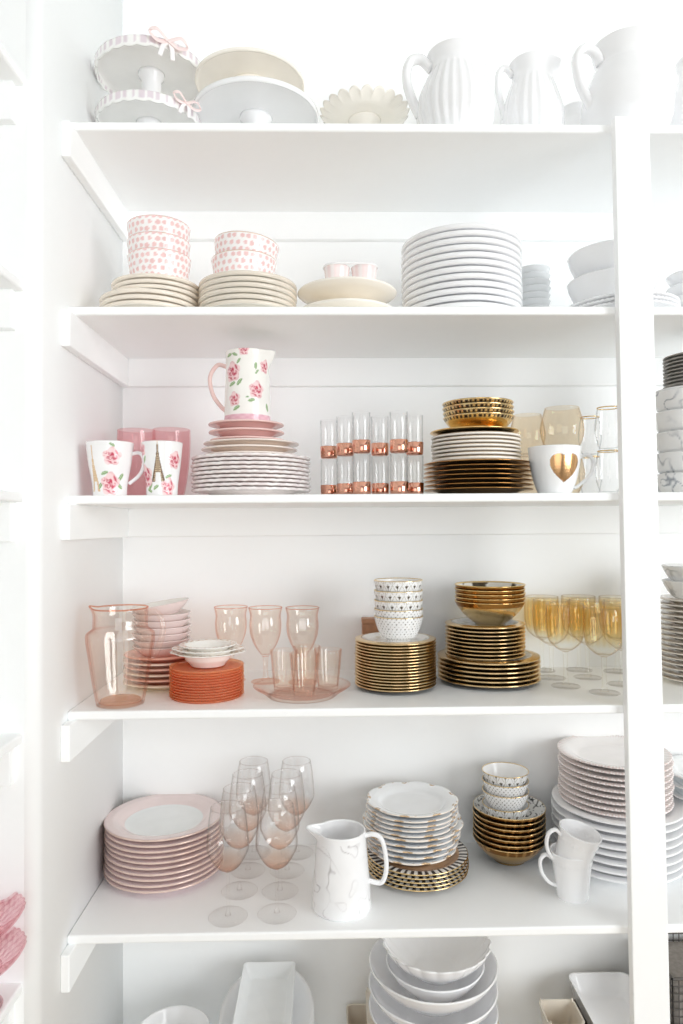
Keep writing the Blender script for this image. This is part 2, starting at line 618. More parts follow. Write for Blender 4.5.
Y1c = 1.60
Rc = px2m(90, Y1c) / 2 * .96
Hc = zat(364, 88, Y1c - Rc) - Z
def scal(n, R, amp):
    def mod(a, r, z):
        k = max(0, (r / R - .82) / .18)
        s = abs(cos(n * a / 2)) ** .6
        return r * (1 + amp * k * (s - .4)), z + .010 * k * (s - .3)
    return mod
root = empty('cake_stand', (xat(364.5, 100, Y1c), Y1c, Z))
lathe('stand_plate', [(0, Hc - .016), (Rc * .7, Hc - .014), (Rc - .003, Hc - .004), (Rc, Hc - .002), (Rc - .003, Hc), (Rc * .7, Hc - .009), (0, Hc - .010)],
      'cream', root, seg=220, mod=scal(22, Rc, .09), step=.008)
lathe('pedestal', [(0, .001), (.044, 0), (.046, .004), (.03, .014), (.02, .03), (.02, Hc - .034), (.036, Hc - .018), (.038, Hc - .0145), (0, Hc - .0145)], 'cream', root, seg=40)
tag(root, 'cream cake stand with a toothed scalloped edge beside the ribbed pitcher', 'cake stand')

def smooth01(x):
    x = max(0, min(1, x))
    return x * x * (3 - 2 * x)

def pitcher(name, pts, handle, hr, mat, spout=.02, sa=pi / 2, t=.004, rib=0, ribamp=.0, colf=None, step=None, seg=96, hmat=None, sw=.45, szh=.25,
            rise=.008, hcol=None, ribz=(0, 1), hr2=None, lipmat=None):
    """pts outer profile, handle = local points in the x,z plane, spout at angle sa"""
    H = pts[-1][1]
    root = empty(name)
    def mod(a, r, z):
        d = (a - sa + pi) % (2 * pi) - pi
        k = smooth01((z / H - (1 - szh)) / szh)
        g = exp(-(d / sw) ** 2)
        rr = r
        if rib and ribz[0] * H < z < ribz[1] * H and r > .02:
            e = smooth01((z / H - ribz[0]) / .12) * smooth01((ribz[1] - z / H) / .12)
            rr = r * (1 + ribamp * e * (abs(cos(rib * a / 2)) - .5))
        return (rr + spout * g * k if r > .01 else r), z + rise * g * k * (1 if r > .01 else 0)
    pr = wall_prof(pts, t, .006)
    lathe('pitcher_body', pr, mat, root, seg=seg, mod=mod, colf=colf, step=step or .006)
    tube('handle', handle, hr, hr2 or hr * .8, hmat or mat, root, seg=12, n=8, colf=hcol)
    if lipmat:
        ring = []
        for k in range(73):
            a = 2 * pi * k / 72
            r_, z_ = mod(a, pts[-1][0] - t * .4, H + t * .2)
            ring.append((r_ * sin(a), -r_ * cos(a), z_))
        tube('rim', ring, .0016, .0016, lipmat, root, seg=8, sm=False, side=Vector((0, 0, 1)))
        lathe('base', [(0, .0062), (pts[0][0] - t - .004, .0062), (pts[0][0] - t - .003, .009), (pts[0][0] - t - .006, .0105), (0, .011)], 'g_base', root, seg=48)
    return root

def smoothpts(pts, n=5):
    P = catmull([(p[0], 0, p[1]) for p in pts], n)
    return [(p.x, p.z) for p in P]

def place(root, px, py, Y, z, label, cat, group=None, rz=0):
    root.location = (xat(px, py, Y), Y, z)
    root.rotation_euler = (0, 0, rz)
    return tag(root, label, cat, group)

# ribbed pitcher
Yp = 1.50
Hh = zat(450, 47, Yp - .03) - Z
b = smoothpts([(.050, 0), (.064, Hh * .08), (.080, Hh * .30), (.079, Hh * .5), (.062, Hh * .72), (.052, Hh * .84), (.056, Hh * .95), (.060, Hh)])
o = pitcher('pitcher', b, [(-.052, 0, Hh * .86), (-.074, 0, Hh * .96), (-.098, 0, Hh * .93), (-.106, 0, Hh * .76), (-.096, 0, Hh * .55), (-.078, 0, Hh * .36)],
            .0125, 'white', spout=.022, rib=26, ribamp=.075, ribz=(.06, .86), rise=.006)
place(o, 455, 80, Yp, Z, 'large white pitcher with vertical ribs on the top shelf', 'pitcher', 'white pitchers')
Yp = 1.55
Hh = zat(530, 56, Yp - .03) - Z
b = smoothpts([(.044, 0), (.054, Hh * .08), (.067, Hh * .32), (.066, Hh * .5), (.052, Hh * .72), (.044, Hh * .84), (.047, Hh * .95), (.050, Hh)])
o = pitcher('pitcher', b, [(-.044, 0, Hh * .88), (-.058, 0, Hh * .96), (-.074, 0, Hh * .92), (-.078, 0, Hh * .76), (-.070, 0, Hh * .58), (-.060, 0, Hh * .42)],
            .008, 'white', spout=.018, rib=22, ribamp=.055, ribz=(.06, .84), rise=.006)
place(o, 532, 80, Yp, Z, 'smaller white ribbed pitcher between two larger pitchers', 'pitcher', 'white pitchers')
Yp = 1.50
Hh = zat(625, 36, Yp - .04) - Z
b = smoothpts([(.060, 0), (.078, Hh * .08), (.094, Hh * .30), (.092, Hh * .5), (.074, Hh * .72), (.064, Hh * .82), (.068, Hh * .93), (.072, Hh)])
o = pitcher('pitcher', b, [(-.064, 0, Hh * .80), (-.078, 0, Hh * .90), (-.105, 0, Hh * .92), (-.124, 0, Hh * .80), (-.118, 0, Hh * .60), (-.094, 0, Hh * .40), (-.083, 0, Hh * .33)],
            .0115, 'white', spout=.016, rise=.004)
place(o, 626, 80, Yp, Z, 'biggest smooth white pitcher, standing above the upright post', 'pitcher', 'white pitchers', rz=.25)
Hh = .20
b = smoothpts([(.05, 0), (.064, Hh * .1), (.074, Hh * .35), (.06, Hh * .62), (.036, Hh * .84), (.034, Hh * .94), (.036, Hh)])
o = pitcher('pitcher', b, [(-.03, 0, Hh * .88), (-.05, 0, Hh * .94), (-.066, 0, Hh * .84), (-.07, 0, Hh * .66), (-.064, 0, Hh * .5)], .006, 'white', spout=.012)
place(o, 575, 100, 1.685, Z, 'white pitcher half hidden in the gap behind the two front pitchers', 'pitcher', 'white pitchers', rz=2.4)
Hh = .232
b = smoothpts([(.05, 0), (.066, Hh * .1), (.078, Hh * .35), (.072, Hh * .6), (.054, Hh * .8), (.052, Hh * .92), (.056, Hh)])
o = pitcher('pitcher', b, [(-.05, 0, Hh * .52), (-.07, 0, Hh * .62), (-.09, 0, Hh * .62), (-.096, 0, Hh * .5), (-.086, 0, Hh * .38), (-.075, 0, Hh * .3)], .0075, 'white', spout=.014)
place(o, 703, 90, 1.55, Z, 'white pitcher cut off by the picture edge on the top shelf', 'pitcher', 'white pitchers')

# =================================================================== SHELF 2
Z = SH[1]
def plate(name, R, h=.018, t=.0035, mat='white', colf=None, seg=72, mod=None, step=None):
    o = lathe(name, plate_prof(R, h, t), 'paint' if colf else mat, seg=seg, mod=mod, colf=colf, step=step)
    o['t'] = t
    return o
def gap(n, ztop, z0, h):
    return (ztop - z0 - h) / (n - 1)

def cream_line(R, base, line):
    def f(a, r, z, ins):
        return C(line) if r > R - .0022 and not ins else C(base)
    return f
CRM = srgb((250, 246, 240)); TAN = srgb((242, 232, 218))
# first pile
Ya = 1.517
R = px2m(97, Ya) / 2
p = plate('plate', R, .017, .0085, colf=cream_line(R, CRM, TAN))
ztop = zat(157, 272.5, Ya - R * .9)
pt = .0125
pile(p, 3, xat(151, 295, Ya), Ya, Z, pt, 'cream plate', 'of the three wider ones below the dotted bowl tower', 'plate', 'cream plates under three dotted bowls')
R2 = px2m(87, Ya) / 2
zb = Z + 3 * pt
p = plate('plate', R2, .016, .0075, colf=cream_line(R2, CRM, TAN))
pt2 = (ztop - .016 - zb) / 2
zz = pile(p, 3, xat(157, 280, Ya), Ya, zb, pt2, 'smaller cream plate', 'of three right beneath the dotted bowl tower', 'plate', 'cream plates under three dotted bowls')

def dots(R, H, seed, base=srgb((250, 247, 246)), dot=srgb((238, 200, 198)), rad=.0048):
    rnd = random.Random(seed)
    n = max(6, int(2 * pi * R / .0150))
    pts = []
    for j in range(int(H / .0132) + 1):
        for i in range(n):
            pts.append(((i + .5 * (j % 2)) / n * 2 * pi - pi + rnd.uniform(-.03, .03), .006 + j * .0132 + rnd.uniform(-.001, .001), rad * rnd.uniform(.88, 1.08)))
    def f(a, r, z, ins):
        if r < R * .5:
            return C(base)
        for (pa, pz, pr_) in pts:
            if abs(z - pz) < pr_:
                d = (a - pa + pi) % (2 * pi) - pi
                if hypot(d * R, z - pz) < pr_:
                    return C(dot)
        if z > H - .0015:
            return C(srgb((222, 190, 170)))
        return C(base)
    return f
Rd = px2m(62, Ya) / 2
zr = [zat(159, y, Ya - Rd) for y in (214.5, 231.5, 247)]
Hd = zr[2] - (zz + .007)
p = lathe('dotted_bowl', bowl_prof(Rd, Rd * .80, Hd, .0026, .5, .003, .55), 'paint', seg=144, colf=dots(Rd, Hd, 3), step=.0022)
pile(p, 3, xat(159.5, 245, Ya), Ya, zz + .0066, (zr[0] - zr[2]) / 2, 'pink dotted bowl', 'of the tower of three bowls', 'bowl', 'pink dotted bowls in a tower of three')

# second pile
Yb = 1.517
R = px2m(98, Yb) / 2
p = plate('plate', R, .018, .0085, colf=cream_line(R, srgb((246, 243, 237)), srgb((232, 222, 208))))
ztop = zat(248, 271.5, Yb - R * .9)
zz = pile(p, 6, xat(248, 290, Yb), Yb, Z, gap(6, ztop, Z, .018), 'off-white plate', 'in the pile beneath the two dotted bowls', 'plate', 'off-white plates under two dotted bowls')
Rd = px2m(65, Yb) / 2
zr = [zat(244, y, Yb - Rd) for y in (235, 249)]
Hd = zr[1] - (zz + .007)
p = lathe('dotted_bowl', bowl_prof(Rd, Rd * .78, Hd, .0026, .5, .003, .6), 'paint', seg=144, colf=dots(Rd, Hd, 5), step=.0022)
pile(p, 2, xat(244, 250, Yb), Yb, zz + .0066, zr[0] - zr[1] + .002, 'pink dotted bowl', 'of the pair, the upper one tipped', 'bowl', 'pair of pink dotted bowls',
     tilt_top=(0, math.radians(5), .3))

# cream shallow dishes with a twin ramekin
Yc = 1.52
R = px2m(100, Yc) / 2
ztop = zat(347, 283, Yc - R * .6)
hh = .0215
p = lathe('cake_plate', [(0, .0), (R * .45, 0), (R * .5, .003), (R * .8, hh * .45), (R * .97, hh * .72), (R, hh * .86), (R * .985, hh * .97), (R * .9, hh), (0, hh)], 'cream', seg=72)
p.data.materials[0] = M['cream']
pc = ztop - Z - hh
zz = pile(p, 2, xat(347.5, 295, Yc), Yc, Z, pc, 'wide thick cream cake plate', 'beneath the twin ramekin', 'plate', 'cream cake plates')
# inverted top dish so that its underside domes upwards
root = empty('twin_ramekin')
def ram():
    k = 0
    for sx in (-1, 1):
        pr = wall_prof([(.0215, 0), (.0225, .004), (.026, .03), (.0275, .036)], .003, .004)
        o = lathe('cup', pr, 'paint', root, seg=40, colf=lambda a, r, z, ins: C(lerp(srgb((249, 244, 243)), srgb((244, 214, 212)), .55 if abs(((a * 3) % 2) - 1) > .5 else .15)))
        o.location = (sx * .0285, 0, 0)
    r = .0275
    pts = []
    for i in range(40):
        a = 2 * pi * i / 40
        cx = .0285 if cos(a) > 0 else -.0285
        pts.append((cx + r * cos(a), r * sin(a), .037))
    pts.append(pts[0])
    tube('rim', pts, .0018, .0018, 'white', root, seg=8, sm=False, side=Vector((0, 0, 1)))
ram()
root.location = (xat(350, 272, Yc), Yc - .03, zz + hh + .0003)
root.scale = (1.03, 1.03, 1.2)
tag(root, 'twin white and pink ramekin resting on the thick cream cake plates', 'ramekin')

# tall white plate pile
Yd = 1.565
R = px2m(120, Yd) / 2
p = plate('plate', R, .020, .0105, 'white')
ztop = zat(461, 222, Yd - R)
pile(p, 12, xat(461, 265, Yd), Yd, Z, gap(12, ztop, Z, .020), 'wide white plate', 'in the tall pure white pile', 'plate', 'tall pile of wide white plates', jit=.0008)

# small cool bowls behind
Ye = 1.69
R = px2m(33, Ye) / 2
ztop = zat(535, 264, Ye - R)
p = lathe('small_bowl', bowl_prof(R, R * .55, .036, .002, .6, .003), 'cool', seg=48)
pile(p, 10, xat(533.5, 280, Ye), Ye, Z, gap(10, ztop, Z, .036), 'small pale grey bowl', 'in the narrow pile behind the white plates', 'bowl', 'narrow pile of pale grey bowls')

# beaded plates and bowls beside post
Yf = 1.535
R = px2m(110, Yf) / 2
def beads(R, n, amp=.0016):
    def mod(a, r, z):
        k = 1 if r > R * .975 else 0
        return r + amp * k * (abs(sin(n * a / 2)) - .3), z + amp * k * abs(sin(n * a / 2))
    return mod
p = lathe('beaded_plate', plate_prof(R, .018, .005), 'white', seg=288, mod=beads(R, 72))
ztop = zat(600, 292, Yf - R * .92)
zz = pile(p, 3, xat(620, 298, Yf), Yf, Z, gap(3, ztop, Z, .019), 'white plate with beaded edge', 'under the two deep bowls behind the post', 'plate', 'beaded plates behind the post')
R = px2m(87, Yf) / 2
za, zb_ = zat(612, 240, Yf - R * .9), zat(612, 268, Yf - R * .9)
p = lathe('deep_bowl', bowl_prof(R, R * .6, zb_ - zz - .009, .004, .25, .004, .7), 'cool', seg=72)
p.data.materials[0] = M['white']
pile(p, 2, xat(612, 270, Yf), Yf, zz + .0092, za - zb_, 'deep white bowl', 'of two half hidden by the upright post', 'bowl', 'deep white bowls behind the post')
R = .06
p = lathe('footed_bowl', bowl_prof(R, R * .4, .05, .003, .4, .006), 'white', seg=56)
pile(p, 4, xat(694, 270, 1.60), 1.60, Z, .028, 'white bowl', 'in the pile cut off by the picture edge', 'bowl', 'white bowls at the picture edge')

# =================================================================== SHELF 3
Z = SH[2]
GREEN = srgb((150, 180, 130))
def rose_col(d, ang, base):
    n_ = noise.noise(Vector((cos(ang) * d * 2.2, sin(ang) * d * 2.2, 3.1)))
    s = sin(d * 8.5 + 2.2 * sin(ang * 2.5 + n_ * 4) + n_ * 3) * .5 + .5
    c = lerp(srgb((250, 216, 218)), srgb((196, 62, 88)), min(1, s * s * 1.0 + (.35 if d < .3 else 0)))
    return lerp(c, srgb((248, 222, 222)), smooth01((d - .7) / .3) * .7)
def roses(R0, H, rs, leaves, base=WHT, tower=None, band=None, lip=None):
    """rs: (angle, z, radius) list of painted roses, leaves: (angle, z, length, tilt)"""
    def f(a, r, z, ins):
        if ins or r < R0 * .5:
            return C(base)
        for (pa, pz, pr_) in rs:
            d = (a - pa + pi) % (2 * pi) - pi
            x, y = d * R0, z - pz
            q = hypot(x, y * .92) / (pr_ * 1.12)
            if q < 1 + .12 * sin(atan2(y, x) * 5 + pa):
                return C(rose_col(q, atan2(y, x), base))
        for (pa, pz, L, tl) in leaves:
            d = (a - pa + pi) % (2 * pi) - pi
            x, y = d * R0, z - pz
            u, v = x * cos(tl) + y * sin(tl), -x * sin(tl) + y * cos(tl)
            if (u / L) ** 2 + (v / (L * .42)) ** 2 < 1:
                return C(lerp(srgb((110, 150, 96)), srgb((196, 216, 176)), .5 + .5 * sin(v / L * 14)))
        if tower:
            ta, tb, th_, tw, tc = tower
            d = ((a - ta + pi) % (2 * pi) - pi) * R0
            q = (z - tb) / th_
            if 0 < q < 1:
                w = tw * ((1 - q) ** 2 * .9 + .06)
                if abs(d) < w and not (q < .22 and abs(d) < w * .45):
                    lat = (sin((d + z) * 1500) * sin((d - z) * 1500))
                    return C(tc if lat > -.15 or abs(d) > w * .75 else srgb((236, 214, 180)))
        if band and z < band:
            return C(lerp(srgb((240, 200, 210)), srgb((228, 178, 192)), .5 + .5 * sin(a * 14) * sin(z * 500)))
        if lip and z > H - .002:
            return C(lip)
        return C(base)
    return f

def mug(name, pts, handle, colf, hr=.0045, seg=200, step=.0016, mat='paint', hmat='white', t=.0032, hside=Vector((0, 1, 0)), hr2=None, mod=None):
    root = empty(name)
    lathe('mug_body', wall_prof(pts, t, .006), mat, root, seg=seg, colf=colf, step=step, mod=mod)
    tube('handle', handle, hr, hr2 or hr * .75, hmat, root, seg=12, n=8, side=hside)
    return root

Ym = 1.465
Hm = zat(110, 441, Ym - .04) - Z
Rt = px2m(46, Ym) / 2
mp = smoothpts([(.0335, 0), (.034, .004), (.0355, Hm * .25), (.0425, Hm * .6), (Rt, Hm)])
a0 = 0.12
rs = [(a0 + .12, Hm * .72, .0145), (a0 + .05, Hm * .22, .0185), (a0 + 2.6, Hm * .6, .016), (a0 - 2.6, Hm * .4, .016)]
lv = [(a0 - .25, Hm * .42, .008, .3), (a0 + .62, Hm * .34, .010, 1.0), (a0 + .6, Hm * .18, .009, -.6), (a0 + .12, Hm * .93, .006, -.5), (a0 - .5, Hm * .2, .009, .9),
      (a0 + 2.2, Hm * .4, .009, .5), (a0 - 2.2, Hm * .2, .009, .4)]
o = mug('rose_mug', mp, [(.041, 0, Hm * .80), (.060, 0, Hm * .82), (.0685, 0, Hm * .66), (.060, 0, Hm * .42), (.038, 0, Hm * .24)],
        roses(.041, Hm, rs, lv, tower=(a0 - .86, Hm * .08, Hm * .85, .014, srgb((222, 190, 150)))), hr=.005)
place(o, 110, 465, Ym, Z, 'tapered white mug painted with pink roses, handle outward, first on the third shelf', 'mug', 'rose painted mugs', rz=.15)
Rt2 = px2m(40.5, Ym) / 2
mp = smoothpts([(.031, 0), (.0315, .004), (.033, Hm * .25), (.038, Hm * .6), (Rt2, Hm)])
rs = [(-1.05, Hm * .86, .011), (-.92, Hm * .36, .019), (.95, Hm * .66, .0145), (.62, Hm * .16, .015), (2.6, Hm * .5, .016)]
lv = [(-.86, Hm * .68, .008, 1.2), (-.55, Hm * .18, .010, 1.0), (-.62, Hm * .1, .008, -.4), (.62, Hm * .36, .008, .4), (-.15, Hm * .16, .008, .6), (2.2, Hm * .3, .008, .6)]
o = mug('rose_mug', mp, [(.039, 0, Hm * .80), (.056, 0, Hm * .82), (.062, 0, Hm * .66), (.055, 0, Hm * .42), (.036, 0, Hm * .24)],
        roses(.038, Hm, rs, lv, tower=(.0, Hm * .26, Hm * .76, .017, srgb((112, 84, 62)))), hr=.005)
# turn the body so the tower faces forward while the handle points to the back
[c for c in o.children if c.name.startswith('handle')][0].rotation_euler = (0, 0, 1.9)
place(o, 162, 465, Ym + .002, Z, 'white mug painted with a brown lattice tower between pink roses', 'mug', 'rose painted mugs')

Yt = 1.615
Ht = zat(170, 428, Yt - .04) - Z
for cx, Yq, nm in ((136.5, Yt, 'pink glass tumbler standing behind the rose mug with the handle'), (171.5, Yt - .01, 'pink glass tumbler standing behind the lattice tower mug')):
    R = px2m(37, Yq) / 2
    o = lathe('pink_tumbler', wall_prof(smoothpts([(R * .6, 0), (R * .64, .004), (R * .78, Ht * .2), (R * .93, Ht * .5), (R, Ht * .8), (R * .99, Ht)]), .003, .008), 'g_ros2', seg=64)
    place(o, cx, 450, Yq, Z, nm, 'tumbler', 'pink tumblers')

Yg = 1.545
def pearl(R, c):
    def f(a, r, z, ins):
        if ins:
            return C(c)
        if r > R - .0035:
            return C(lerp(c, srgb((222, 206, 206)), .45 if int(a * 24) % 2 else .05))
        return C(c)
    return f
Rg = px2m(117, Yg) / 2
za, zb_, zc_, zd = Z, zat(251, 453, Yg - Rg * .95), zat(251, 438, Yg - .1), zat(251, 419.5, Yg - .08)
p = plate('plate', Rg, .016, .0058, colf=pearl(Rg, srgb((247, 242, 240))), seg=96, mod=beads(Rg, 60, .0012))
p1 = (zb_ - za - .016) / 8
zz = pile(p, 9, xat(251, 470, Yg), Yg, Z, p1, 'large white plate with pearl edge', 'in the pile under the rose jug', 'plate', 'large pearl-edged plates', jit=.002)
R = px2m(95, Yg) / 2
z1 = zz + p1
p2 = (zc_ - z1 - .014) / 2
p = plate('plate', R, .014, .0036, colf=pearl(R, srgb((247, 238, 230))))
zz = pile(p, 3, xat(251, 445, Yg), Yg, z1, max(p2, .006), 'mid-sized cream plate', 'between the pearl-edged plates and pink plates', 'plate', 'mid-sized cream plates', jit=.003)
R = px2m(75, Yg) / 2
z1 = zz + .0075
p3 = (zd - z1 - .013) / 2
p = plate('plate', R, .014, .0042, 'blush')
zz = pile(p, 3, xat(247, 430, Yg), Yg, z1, max(p3, .006), 'small pink plate', 'of three right under the rose jug', 'plate', 'small pink plates', jit=.002)
Hj = zat(250, 349, Yg - .04) - zz - .007
Rj = px2m(46, Yg) / 2
jp = [(Rj, 0), (Rj, .003), (Rj * .99, Hj * .3), (Rj * .93, Hj * .8), (Rj * .93, Hj * .94), (Rj * .95, Hj)]
rs = [(-.62, Hj * .70, .0175), (-.5, Hj * .34, .0125), (.52, Hj * .46, .0150), (1.0, Hj * .78, .012), (-.05, Hj * .99, .011), (2.5, Hj * .6, .017), (-2.5, Hj * .5, .015)]
lv = [(-.85, Hj * .93, .009, .2), (-.5, Hj * .93, .008, -.4), (-.62, Hj * .54, .009, .4), (-.25, Hj * .56, .009, .9), (-.38, Hj * .22, .009, .5), (-.3, Hj * .84, .007, .9), (.5, Hj * .78, .008, 1.5),
      (.55, Hj * .7, .006, .9), (.28, Hj * .32, .008, .2), (1.1, Hj * .24, .009, 1.9), (.1, Hj * .36, .004, .2), (2.2, Hj * .3, .009, 1.1)]
o = pitcher('rose_jug', jp, [(-Rj * .9, 0, Hj * .82), (-Rj * 1.30, 0, Hj * .84), (-Rj * 1.62, 0, Hj * .68), (-Rj * 1.52, 0, Hj * .46), (-Rj * 1.2, 0, Hj * .30), (-Rj * .93, 0, Hj * .22)], .0058, 'paint', spout=.014, t=.003,
            colf=roses(Rj, Hj, rs, lv, base=srgb((249, 247, 242)), band=Hj * .14), step=.0016, seg=240, hmat='blush', rise=.003)
place(o, 247.5, 385, Yg, zz + .0072, 'white jug painted with red roses and leaves on the pink plates', 'jug')

# copper-banded glasses, stacked in pairs
Hg = .084
def copper_glass():
    root = empty('copper_glass')
    R = .0186
    hb = .026
    lathe('glass_cup', wall_prof([(R * .9, .001), (R * .95, .004), (R * .98, hb), (R * 1.02, Hg)], .0014, .004), 'g_clear', root, seg=40, step=.02)
    lathe('copper_band', [(0, -.0001), (R * .92, 0), (R * 1.0, .003), (R * 1.04, hb), (R * 1.0, hb + .0006), (R * .955, .0046), (R * .9, .0006), (0, .0005)], 'copper', root, seg=40)
    return root
proto = copper_glass()
k = 0
spots = [(329, 1.555, 'at the end next to the pearl-edged plates'), (345.5, 1.50, 'second in from the pearl-edged plates'), (361.5, 1.445, 'third in from the pearl-edged plates'),
         (380, 1.50, 'fourth in from the pearl-edged plates'), (399, 1.44, 'at the front, second in from the gold plates'), (414.5, 1.485, 'at the end next to the gold plates')]
for (px, Y, where) in spots:
    for lv_ in (0, 1):
        o = proto if k == 0 else clone(proto)
        k += 1
        o.location = (xat(px, 460, Y), Y, Z + lv_ * (Hg + .0022))
        o.rotation_euler = (0, 0, random.uniform(0, 3))
        tag(o, 'slim copper-based glass, %s, %s' % ('upper of its pair' if lv_ else 'lower of its pair', where), 'glass', 'copper-based glasses')

# gold-edged piles
Yh = 1.535
Rh = px2m(108, Yh) / 2
WARM = srgb((250, 246, 240))
def under_gold(R, dark=True):
    def f(a, r, z, ins):
        if ins:
            return C(GLD, 1) if r > R - .012 else C(WARM)
        return C(srgb((196, 146, 84)) if dark else GLD, 1)
    return f
zt1, zt2 = zat(477, 459, Yh - Rh * .95), zat(475, 432, Yh - .08)
p = plate('gold_plate', Rh, .014, .0026, colf=under_gold(Rh))
zz = pile(p, 7, xat(477.5, 475, Yh), Yh, Z, (zt1 - Z - .014) / 6, 'wide gold-edged plate', 'at the bottom of the pile behind the heart mug', 'plate', 'wide gold-edged plates')
R = px2m(89, Yh) / 2
z1 = zz + .0085
def goldline(R, base, col=srgb((214, 186, 150)), h=.015):
    def f(a, r, z, ins):
        return C(col, .5) if (r > R - .003 and z > h - .0006) else C(base)
    return f
p = plate('salad_plate', R, .015, .0058, colf=goldline(R, WARM))
pp = (zt2 - z1 - .015) / 6
zz = pile(p, 7, xat(475.5, 445, Yh), Yh, z1, pp, 'white gold-lined plate', 'in the middle of the pile under checked bowls', 'plate', 'white gold-lined plates')
R = px2m(88, Yh) / 2
p = plate('gold_plate', R, .017, .0035, 'gold')
p.location = (xat(474, 430, Yh), Yh, zz + pp * 1.1)
tag(p, 'single solid gold plate right beneath the checked gold bowls', 'plate')
zz = zz + pp * 1.1
def checks(R, H, nchk=46):
    def f(a, r, z, ins):
        if ins:
            return C(GLD, 1)
        if H - .0085 < z < H - .0028:
            if int(floor((a + pi) / (2 * pi) * nchk * 2)) % 2:
                return C(srgb((52, 36, 22)), .3)
        return C(GLD, 1)
    return f
R = px2m(71, Yh) / 2
zr = [zat(478, y, Yh - R) for y in (397, 412)]
Hb_ = zr[1] - zz - .0068
p = lathe('checked_bowl', bowl_prof(R, R * .50, Hb_, .0022, .45, .003, .8), 'paint', seg=184, colf=checks(R, Hb_), step=.0026)
pile(p, 4, xat(478, 410, Yh), Yh, zz + .0068, (zr[0] - zr[1]) / 3, 'gold bowl with dark checked rim', 'on the pile behind the heart mug', 'bowl', 'checked gold bowls')

# golden stemless glasses, pairs
def stemless(R, H, mat, base=.5, lip=.86):
    return lathe('stemless_glass', wall_prof(smoothpts([(R * base, 0), (R * (base + .08), .003), (R * .9, H * .24), (R, H * .46), (R * .97, H * .66), (R * lip, H)]), .0014, .006), mat, seg=56)
Hs = .100
for (px, Y, w, nm) in ((562, 1.575, 43, 'round golden glass, %s of the pair behind the heart mug'), (527.5, 1.675, 35, 'round golden glass, %s of the pair between gold bowls and heart mug')):
    R = px2m(w, Y) / 2
    for lv_ in (0, 1):
        o = stemless(R, Hs, 'g_smoke', .60, .78)
        o.location = (xat(px, 430, Y), Y, Z + lv_ * (Hs + .0005))
        tag(o, nm % ('upper' if lv_ else 'lower'), 'glass', 'golden stemless glasses')

# heart mug
Yk = 1.462
Hm = zat(555, 445, Yk - .05) - Z
Rt = px2m(52, Yk) / 2
mp = smoothpts([(.031, 0), (.035, .004), (.044, Hm * .3), (.051, Hm * .65), (Rt, Hm)])
def heart(a, r, z, ins):
    if ins:
        return C(WHT)
    x = (sin(a) - .12) * .050 / .0262
    y = (z - Hm * .53) / .0265
    x_, y_ = x, y * 1.0 + .15
    v = (x_ * x_ + y_ * y_ - 1) ** 3 - x_ * x_ * y_ ** 3
    if abs(a) < 1.5 and v < 0:
        return C(srgb((224, 176, 126)), 1)
    return C(WHT)
o = mug('heart_mug', mp, [(Rt - .004, 0, Hm * .78), (Rt + .018, 0, Hm * .84), (Rt + .0285, 0, Hm * .66), (Rt + .020, 0, Hm * .40), (Rt - .004, 0, Hm * .18), (.040, 0, Hm * .13)], heart, hr=.0048)
place(o, 554.5, 465, Yk, Z, 'white mug with a shiny gold heart on its front', 'mug')

# clear glasses with gold rims, stacked in pairs
def rim_glass(R, H):
    root = empty('gold_rim_glass')
    pts = smoothpts([(R * .60, 0), (R * .66, .003), (R * .84, H * .15), (R * 1.04, H * .42), (R * .99, H * .7), (R * .84, H)])
    lathe('glass_cup', wall_prof(pts, .0013, .005), 'g_clear', root, seg=48)
    rr = R * .84
    lathe('gold_rim', [(rr + .0004, H - .001), (rr + .0010, H + .0003), (rr, H + .0012), (rr - .0016, H + .0006), (rr - .0016, H - .001)], 'gold', root, seg=48, closed=True)
    return root
for (px, Y, yt, R, nm) in ((608.5, 1.47, 405, .0265, 'in front, touching the post'), (590, 1.575, 415, .0245, 'behind, beside the heart mug handle')):
    H = (zat(px, yt, Y - R) - Z) / 2 - .0016
    g0 = rim_glass(R, H)
    for lv_ in (0, 1):
        o = g0 if lv_ == 0 else clone(g0)
        o.location = (xat(px, 450, Y), Y, Z + lv_ * (H + .0014))
        tag(o, 'clear glass with gold rim, %s of the pair %s' % ('upper' if lv_ else 'lower', nm), 'glass', 'clear gold-rimmed glasses')

# marbled bowls right of the post
Yr = 1.52
R = .078
xr_ = xat(657, 440, Yr) + R
zt_ = zat(675, 388, Yr - R * .6)
pp = (zt_ - Z) / 5
vein = srgb((150, 156, 166))
prb = bowl_prof(R, R * .84, pp * .985, .003, .5, .003, .3)
for i in range(5):
    o = lathe('marbled_bowl', prb, 'paint', seg=140, step=.003, colf=marble(WHT, vein, 22, i * 3.7, .09))
    o.location = (xr_, Yr, Z + i * pp)
    o.rotation_euler = (0, 0, i * 1.3)
    tag(o, 'white marbled bowl, %s behind the post on the third shelf' % ordinal(i, 5), 'bowl', 'marbled bowls right of the post')
zz = Z + 4 * pp
R = .058
p = lathe('side_plate', plate_prof(R, .010, .003), 'stone', seg=56)
zt_ = zat(680, 350, Yr - R)
q = lathe('board_lid', [(0, 0), (.0735, 0), (.0745, .002), (.0735, .004), (0, .004)], 'white', seg=56)
q.location = (xr_, Yr, zz + pp * .99 + .0004)
tag(q, 'flat white round board lying across the marbled bowls', 'board')
pile(p, 9, xr_ + .001, Yr, zz + pp * .99 + .0046, (zt_ - zz - pp - .0146) / 8, 'small grey plate', 'in the pile on top of the marbled bowls', 'plate', 'small grey plates', jit=.001)

# =================================================================== SHELF 4
Z = SH[3]
